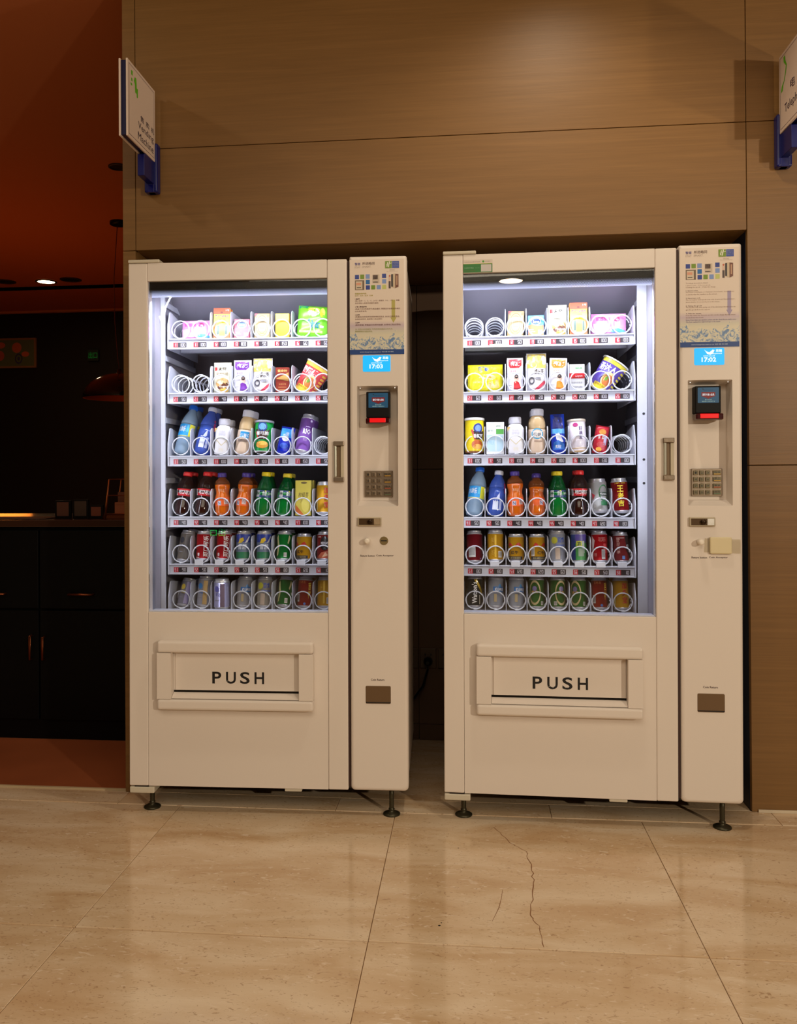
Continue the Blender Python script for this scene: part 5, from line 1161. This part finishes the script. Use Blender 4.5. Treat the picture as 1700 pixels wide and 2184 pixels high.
# ================ right machine
place(R_m, 0, 2, carton(.056, .092, .026, C((180, 152, 100)), A_beige, 'ornate_box'), 'ornate beige box turned left', 'box', y=.272, side_lean=3, back=5, yaw_=-8)
place(R_m, 0, 3, carton(.056, .074, .03, C((60, 160, 226)), A_durex(None, C((236, 130, 70))), 'small_box'), 'small blue and orange box', 'box', y=.27, back=4, yaw_=-6)
place(R_m, 0, 4, pouch(.065, .110, .026, C((226, 224, 200)), A_wuqiong), 'cream pouch with brown meat picture', 'pouch', y=.26, back=4, du=.001)
place(R_m, 0, 6.5, pouch(.118, .076, .045, pinkF, A_pinkpack, 'sanitary_pack'), 'soft pink tissue pack', 'pack', du=-.004, y=.27, back=4, behind=1, dy=.06)
place(R_m, 1, .5, pouch(.122, .098, .05, yelF, A_yellowpack, 'sanitary_pack'), 'shiny bright yellow pack', 'pack', du=.002, y=.27, back=3)
place(R_m, 1, 2, pouch(.056, .120, .026, C((234, 232, 236)), A_snack(C((190, 30, 40)), '有友')), 'white and red snack pouch', 'pouch', y=.26, back=3, du=-.002, behind=1, dy=.05)
place(R_m, 1, 3, pouch(.068, .134, .028, C((234, 232, 234)), A_popcorn), 'yellow topped popcorn pouch', 'pouch', y=.262, back=3, behind=1, dy=.05)
place(R_m, 1, 4, pouch(.060, .117, .026, C((234, 232, 236)), A_snack(C((236, 130, 30)), '有友')), 'white and orange snack pouch', 'pouch', y=.26, back=3, side_lean=2)
place(R_m, 1, 5, carton(.052, .092, .024, C((214, 212, 212)), A_cig, 'cigarette_box'), 'white grey box with red band', 'box', y=.262, du=-.006)
place(R_m, 1, 6.5, cup(.048, .118, C((84, 60, 150)), A_noodle(None, C((226, 210, 60)), C((232, 214, 60)), '汤达人')), 'tilted purple noodle cup', 'noodle cup', du=-.042, y=.285, side_lean=34, dz=.001)
place(R_m, 2, 0, canister(.0335, .124, C((232, 206, 20), .3), w_, C((120, 60, 20)), A_chips2), 'yellow chips canister with white lid', 'canister', y=.266, dz=.004, back=2)
place(R_m, 2, 1, carton(.062, .112, .045, milkw, A_milkbox, 'milk_carton'), 'white milk carton with grass picture', 'carton', y=.262, back=2)
place(R_m, 2, 2, bottle(.130, .0295, 'milk', milkw, capW, A_milk), 'white milk bottle with white cap', 'bottle', y=.262, back=3, side_lean=-1, behind=1)
place(R_m, 2, 3, bottle(.158, .0305, 'wide', beige, capW, A_tea, teacol, fill=.55), 'beige yoghurt drink bottle', 'bottle', y=.262, back=3, side_lean=1, behind=1)
place(R_m, 2, 4, pouch(.048, .140, .034, C((24, 60, 190), .25), A_blue, 'biscuit_bag'), 'tall dark blue biscuit bag', 'bag', y=.262, back=5, side_lean=-2, du=.004)
place(R_m, 2, 5, canister(.0305, .116, C((226, 216, 220), .3), C((226, 214, 196)), C((190, 160, 120)), A_oatcup), 'pale pink canned drink with cream lid', 'can', y=.266, dz=.004, back=5, side_lean=-3, du=-.001)
place(R_m, 2, 6, pouch(.048, .100, .034, C((200, 30, 50), .25), A_redbag, 'biscuit_bag'), 'small red snack bag', 'bag', y=.262, back=8, side_lean=10, du=-.004)
place(R_m, 3, 0, bottle(.178, .0305, 'slim', clearw, capB, A_water, fill=.6), 'clear water bottle with blue cap', 'bottle', du=-.004, side_lean=8, back=14, behind=1)
place(R_m, 3, 1, bottle(.162, .0300, 'slim', bluew, capW, A_bluewater, fill=.6), 'blue water bottle with white cap', 'bottle', du=-.002, side_lean=6, back=10)
place(R_m, 3, 2, bottle(.158, .0295, 'waist', orange_, capP, A_fanta, oneck, fill=.72), 'orange soda bottle with purple cap', 'bottle', du=-.001, side_lean=-1, back=3, behind=1)
place(R_m, 3, 3, bottle(.152, .0290, 'waist', orange_, capP, A_fanta, oneck, fill=.66), 'orange soda bottle with dark cap', 'bottle', side_lean=0, back=13, yaw_=40)
place(R_m, 3, 4, bottle(.157, .0310, 'cone', green_, capY, A_sprite, gneck, fill=.6), 'green soda bottle with yellow cap', 'bottle', back=3, behind=1)
place(R_m, 3, 5, bottle(.160, .0300, 'contour', cola_, capR, A_cola, clearneck, fill=.62), 'dark cola bottle with red cap', 'bottle', back=5, side_lean=1, behind=1)
place(R_m, 3, 6, can(.0280, .120, FOIL((206, 204, 200)), A_heine), 'silver and green beer can', 'can', y=.27, dz=.010, side_lean=-2, back=8, behind=1)
place(R_m, 3, 7, can(.0285, .122, FOIL((150, 22, 24)), A_wlj), 'red herbal tea can', 'can', y=.27, dz=.010, side_lean=-3, back=6)
place(R_m, 4, 0, can(.0280, .114, dred, A_darkred), 'dark red can with white barcode', 'can', y=CY, back=10, side_lean=-1)
place(R_m, 4, 1, can(.0280, .110, gold, A_goldcan), 'tall gold can', 'can', y=CY, back=6, dz=.006, behind=1)
for ln in (2, 3): place(R_m, 4, ln, can(.0278, .098, gold, A_redbull), 'short gold energy drink can', 'can', y=CY, back=6, dz=.006, yaw_=-20+40*(ln-2))
place(R_m, 4, 4, can(.0278, .110, SILV((216, 220, 236)), A_silverblue), 'silver can with blue writing', 'can', y=CY, back=6, dz=.006, side_lean=-1, behind=1)
place(R_m, 4, 5, can(.0278, .110, FOIL((50, 100, 100)), A_mixed), 'purple and green can', 'can', y=CY, back=6, dz=.006, side_lean=-1, behind=1)
place(R_m, 4, 6, can(.0278, .110, red_, A_redcan), 'bright red cola can', 'can', y=CY, back=6, dz=.006, side_lean=-1, behind=1)
place(R_m, 4, 7, can(.0265, .106, FOIL((150, 50, 50)), A_nescafe2), 'red brown coffee can', 'can', y=CY, back=6, dz=.006, side_lean=-1, behind=1)
place(R_m, 5, 0, can(.0270, .114, FOIL((40, 44, 46)), A_watson), 'black can with white vertical script', 'can', y=CB_, back=10, behind=1)
for ln in (1, 2): place(R_m, 5, ln, can(.0270, .114, SILV((220, 225, 238)), A_laoshan), 'silver beer can with blue band', 'can', y=CB_, back=10, side_lean=1, behind=1)
for ln, sh in ((3, -.3), (4, .35), (5, -.5)): place(R_m, 5, ln, can(.0270, .113, FOIL((60, 120, 50)), A_tsing(sh)), 'green beer can with tan ring', 'can', y=CB_, back=10, behind=1)
place(R_m, 5, 6, can(.0270, .114, FOIL((160, 30, 20)), A_redcanb), 'red can with gold print', 'can', y=CB_, back=10, side_lean=-1, behind=1)
place(R_m, 5, 7, can(.0270, .114, gold, A_jdb), 'gold can with red characters', 'can', y=CB_, back=10, side_lean=-1, behind=1)

# ================================================================ SMALL THINGS IN THE NICHE AND THE HALL BEHIND THE CAMERA
SOCK = mat('socket_brown', (78, 58, 38), .5)
for i, x in enumerate((.860, .935, 1.010)):
    t = tag(empty('wall_socket', (x, .686, .345)), 'dim brown wall socket in the dark gap, %s of three' % ['leftmost', 'middle one', 'rightmost'][i], 'socket', 'sockets on the niche back wall')
    bx('socket_plate', -.034, .034, -.006, .001, -.042, .042, SOCK, t, .003)
    for dx in (-.012, .012): bx('socket_hole', dx-.003, dx+.003, -.0066, -.0061, .012, .020, INK, t, 0)
plg = tag(empty('power_cord', (.935, .68, .33)), 'black plug and cord hanging from the middle socket in the dark gap', 'cord')
pg_ = MB().lathe([(.016, 0), (.019, .012), (.016, .03), (.007, .045)], BLACK, 14).build('plug', plg); pg_.location = (0, -.001, .005); pg_.rotation_euler = (PI/2, 0, 0)
MB().tube([(0, -.035, .003), (0, -.05, -.02), (-.02, -.05, -.09), (-.07, -.04, -.16), (-.10, -.03, -.26), (-.12, -.02, -.325)], .005, BLACK, 8).build('cable', plg)
downlight((1.345, -6.25, 3.099), .12, True, 'bright round downlight in the hall ceiling, nearest reflected one', strength=45, col=(255, 225, 190))
downlight((1.20, -10.6, 3.099), .12, True, 'bright round downlight in the hall ceiling, second reflected one', strength=45, col=(255, 225, 190))
downlight((1.38, -20.6, 3.099), .12, True, 'bright round downlight at the far end of the hall ceiling', strength=45, col=(255, 225, 190))
struct(bx('trim_4', -1.25, -.80, -6.4, -6.0, 0, 3.1, HW, bevel=.004))
exit_sign((-1.033, -5.968, .55), .19, .12, 5.0, 'green lit exit sign low on the hall pillar, mirrored in the left window', back=True, st='出口')
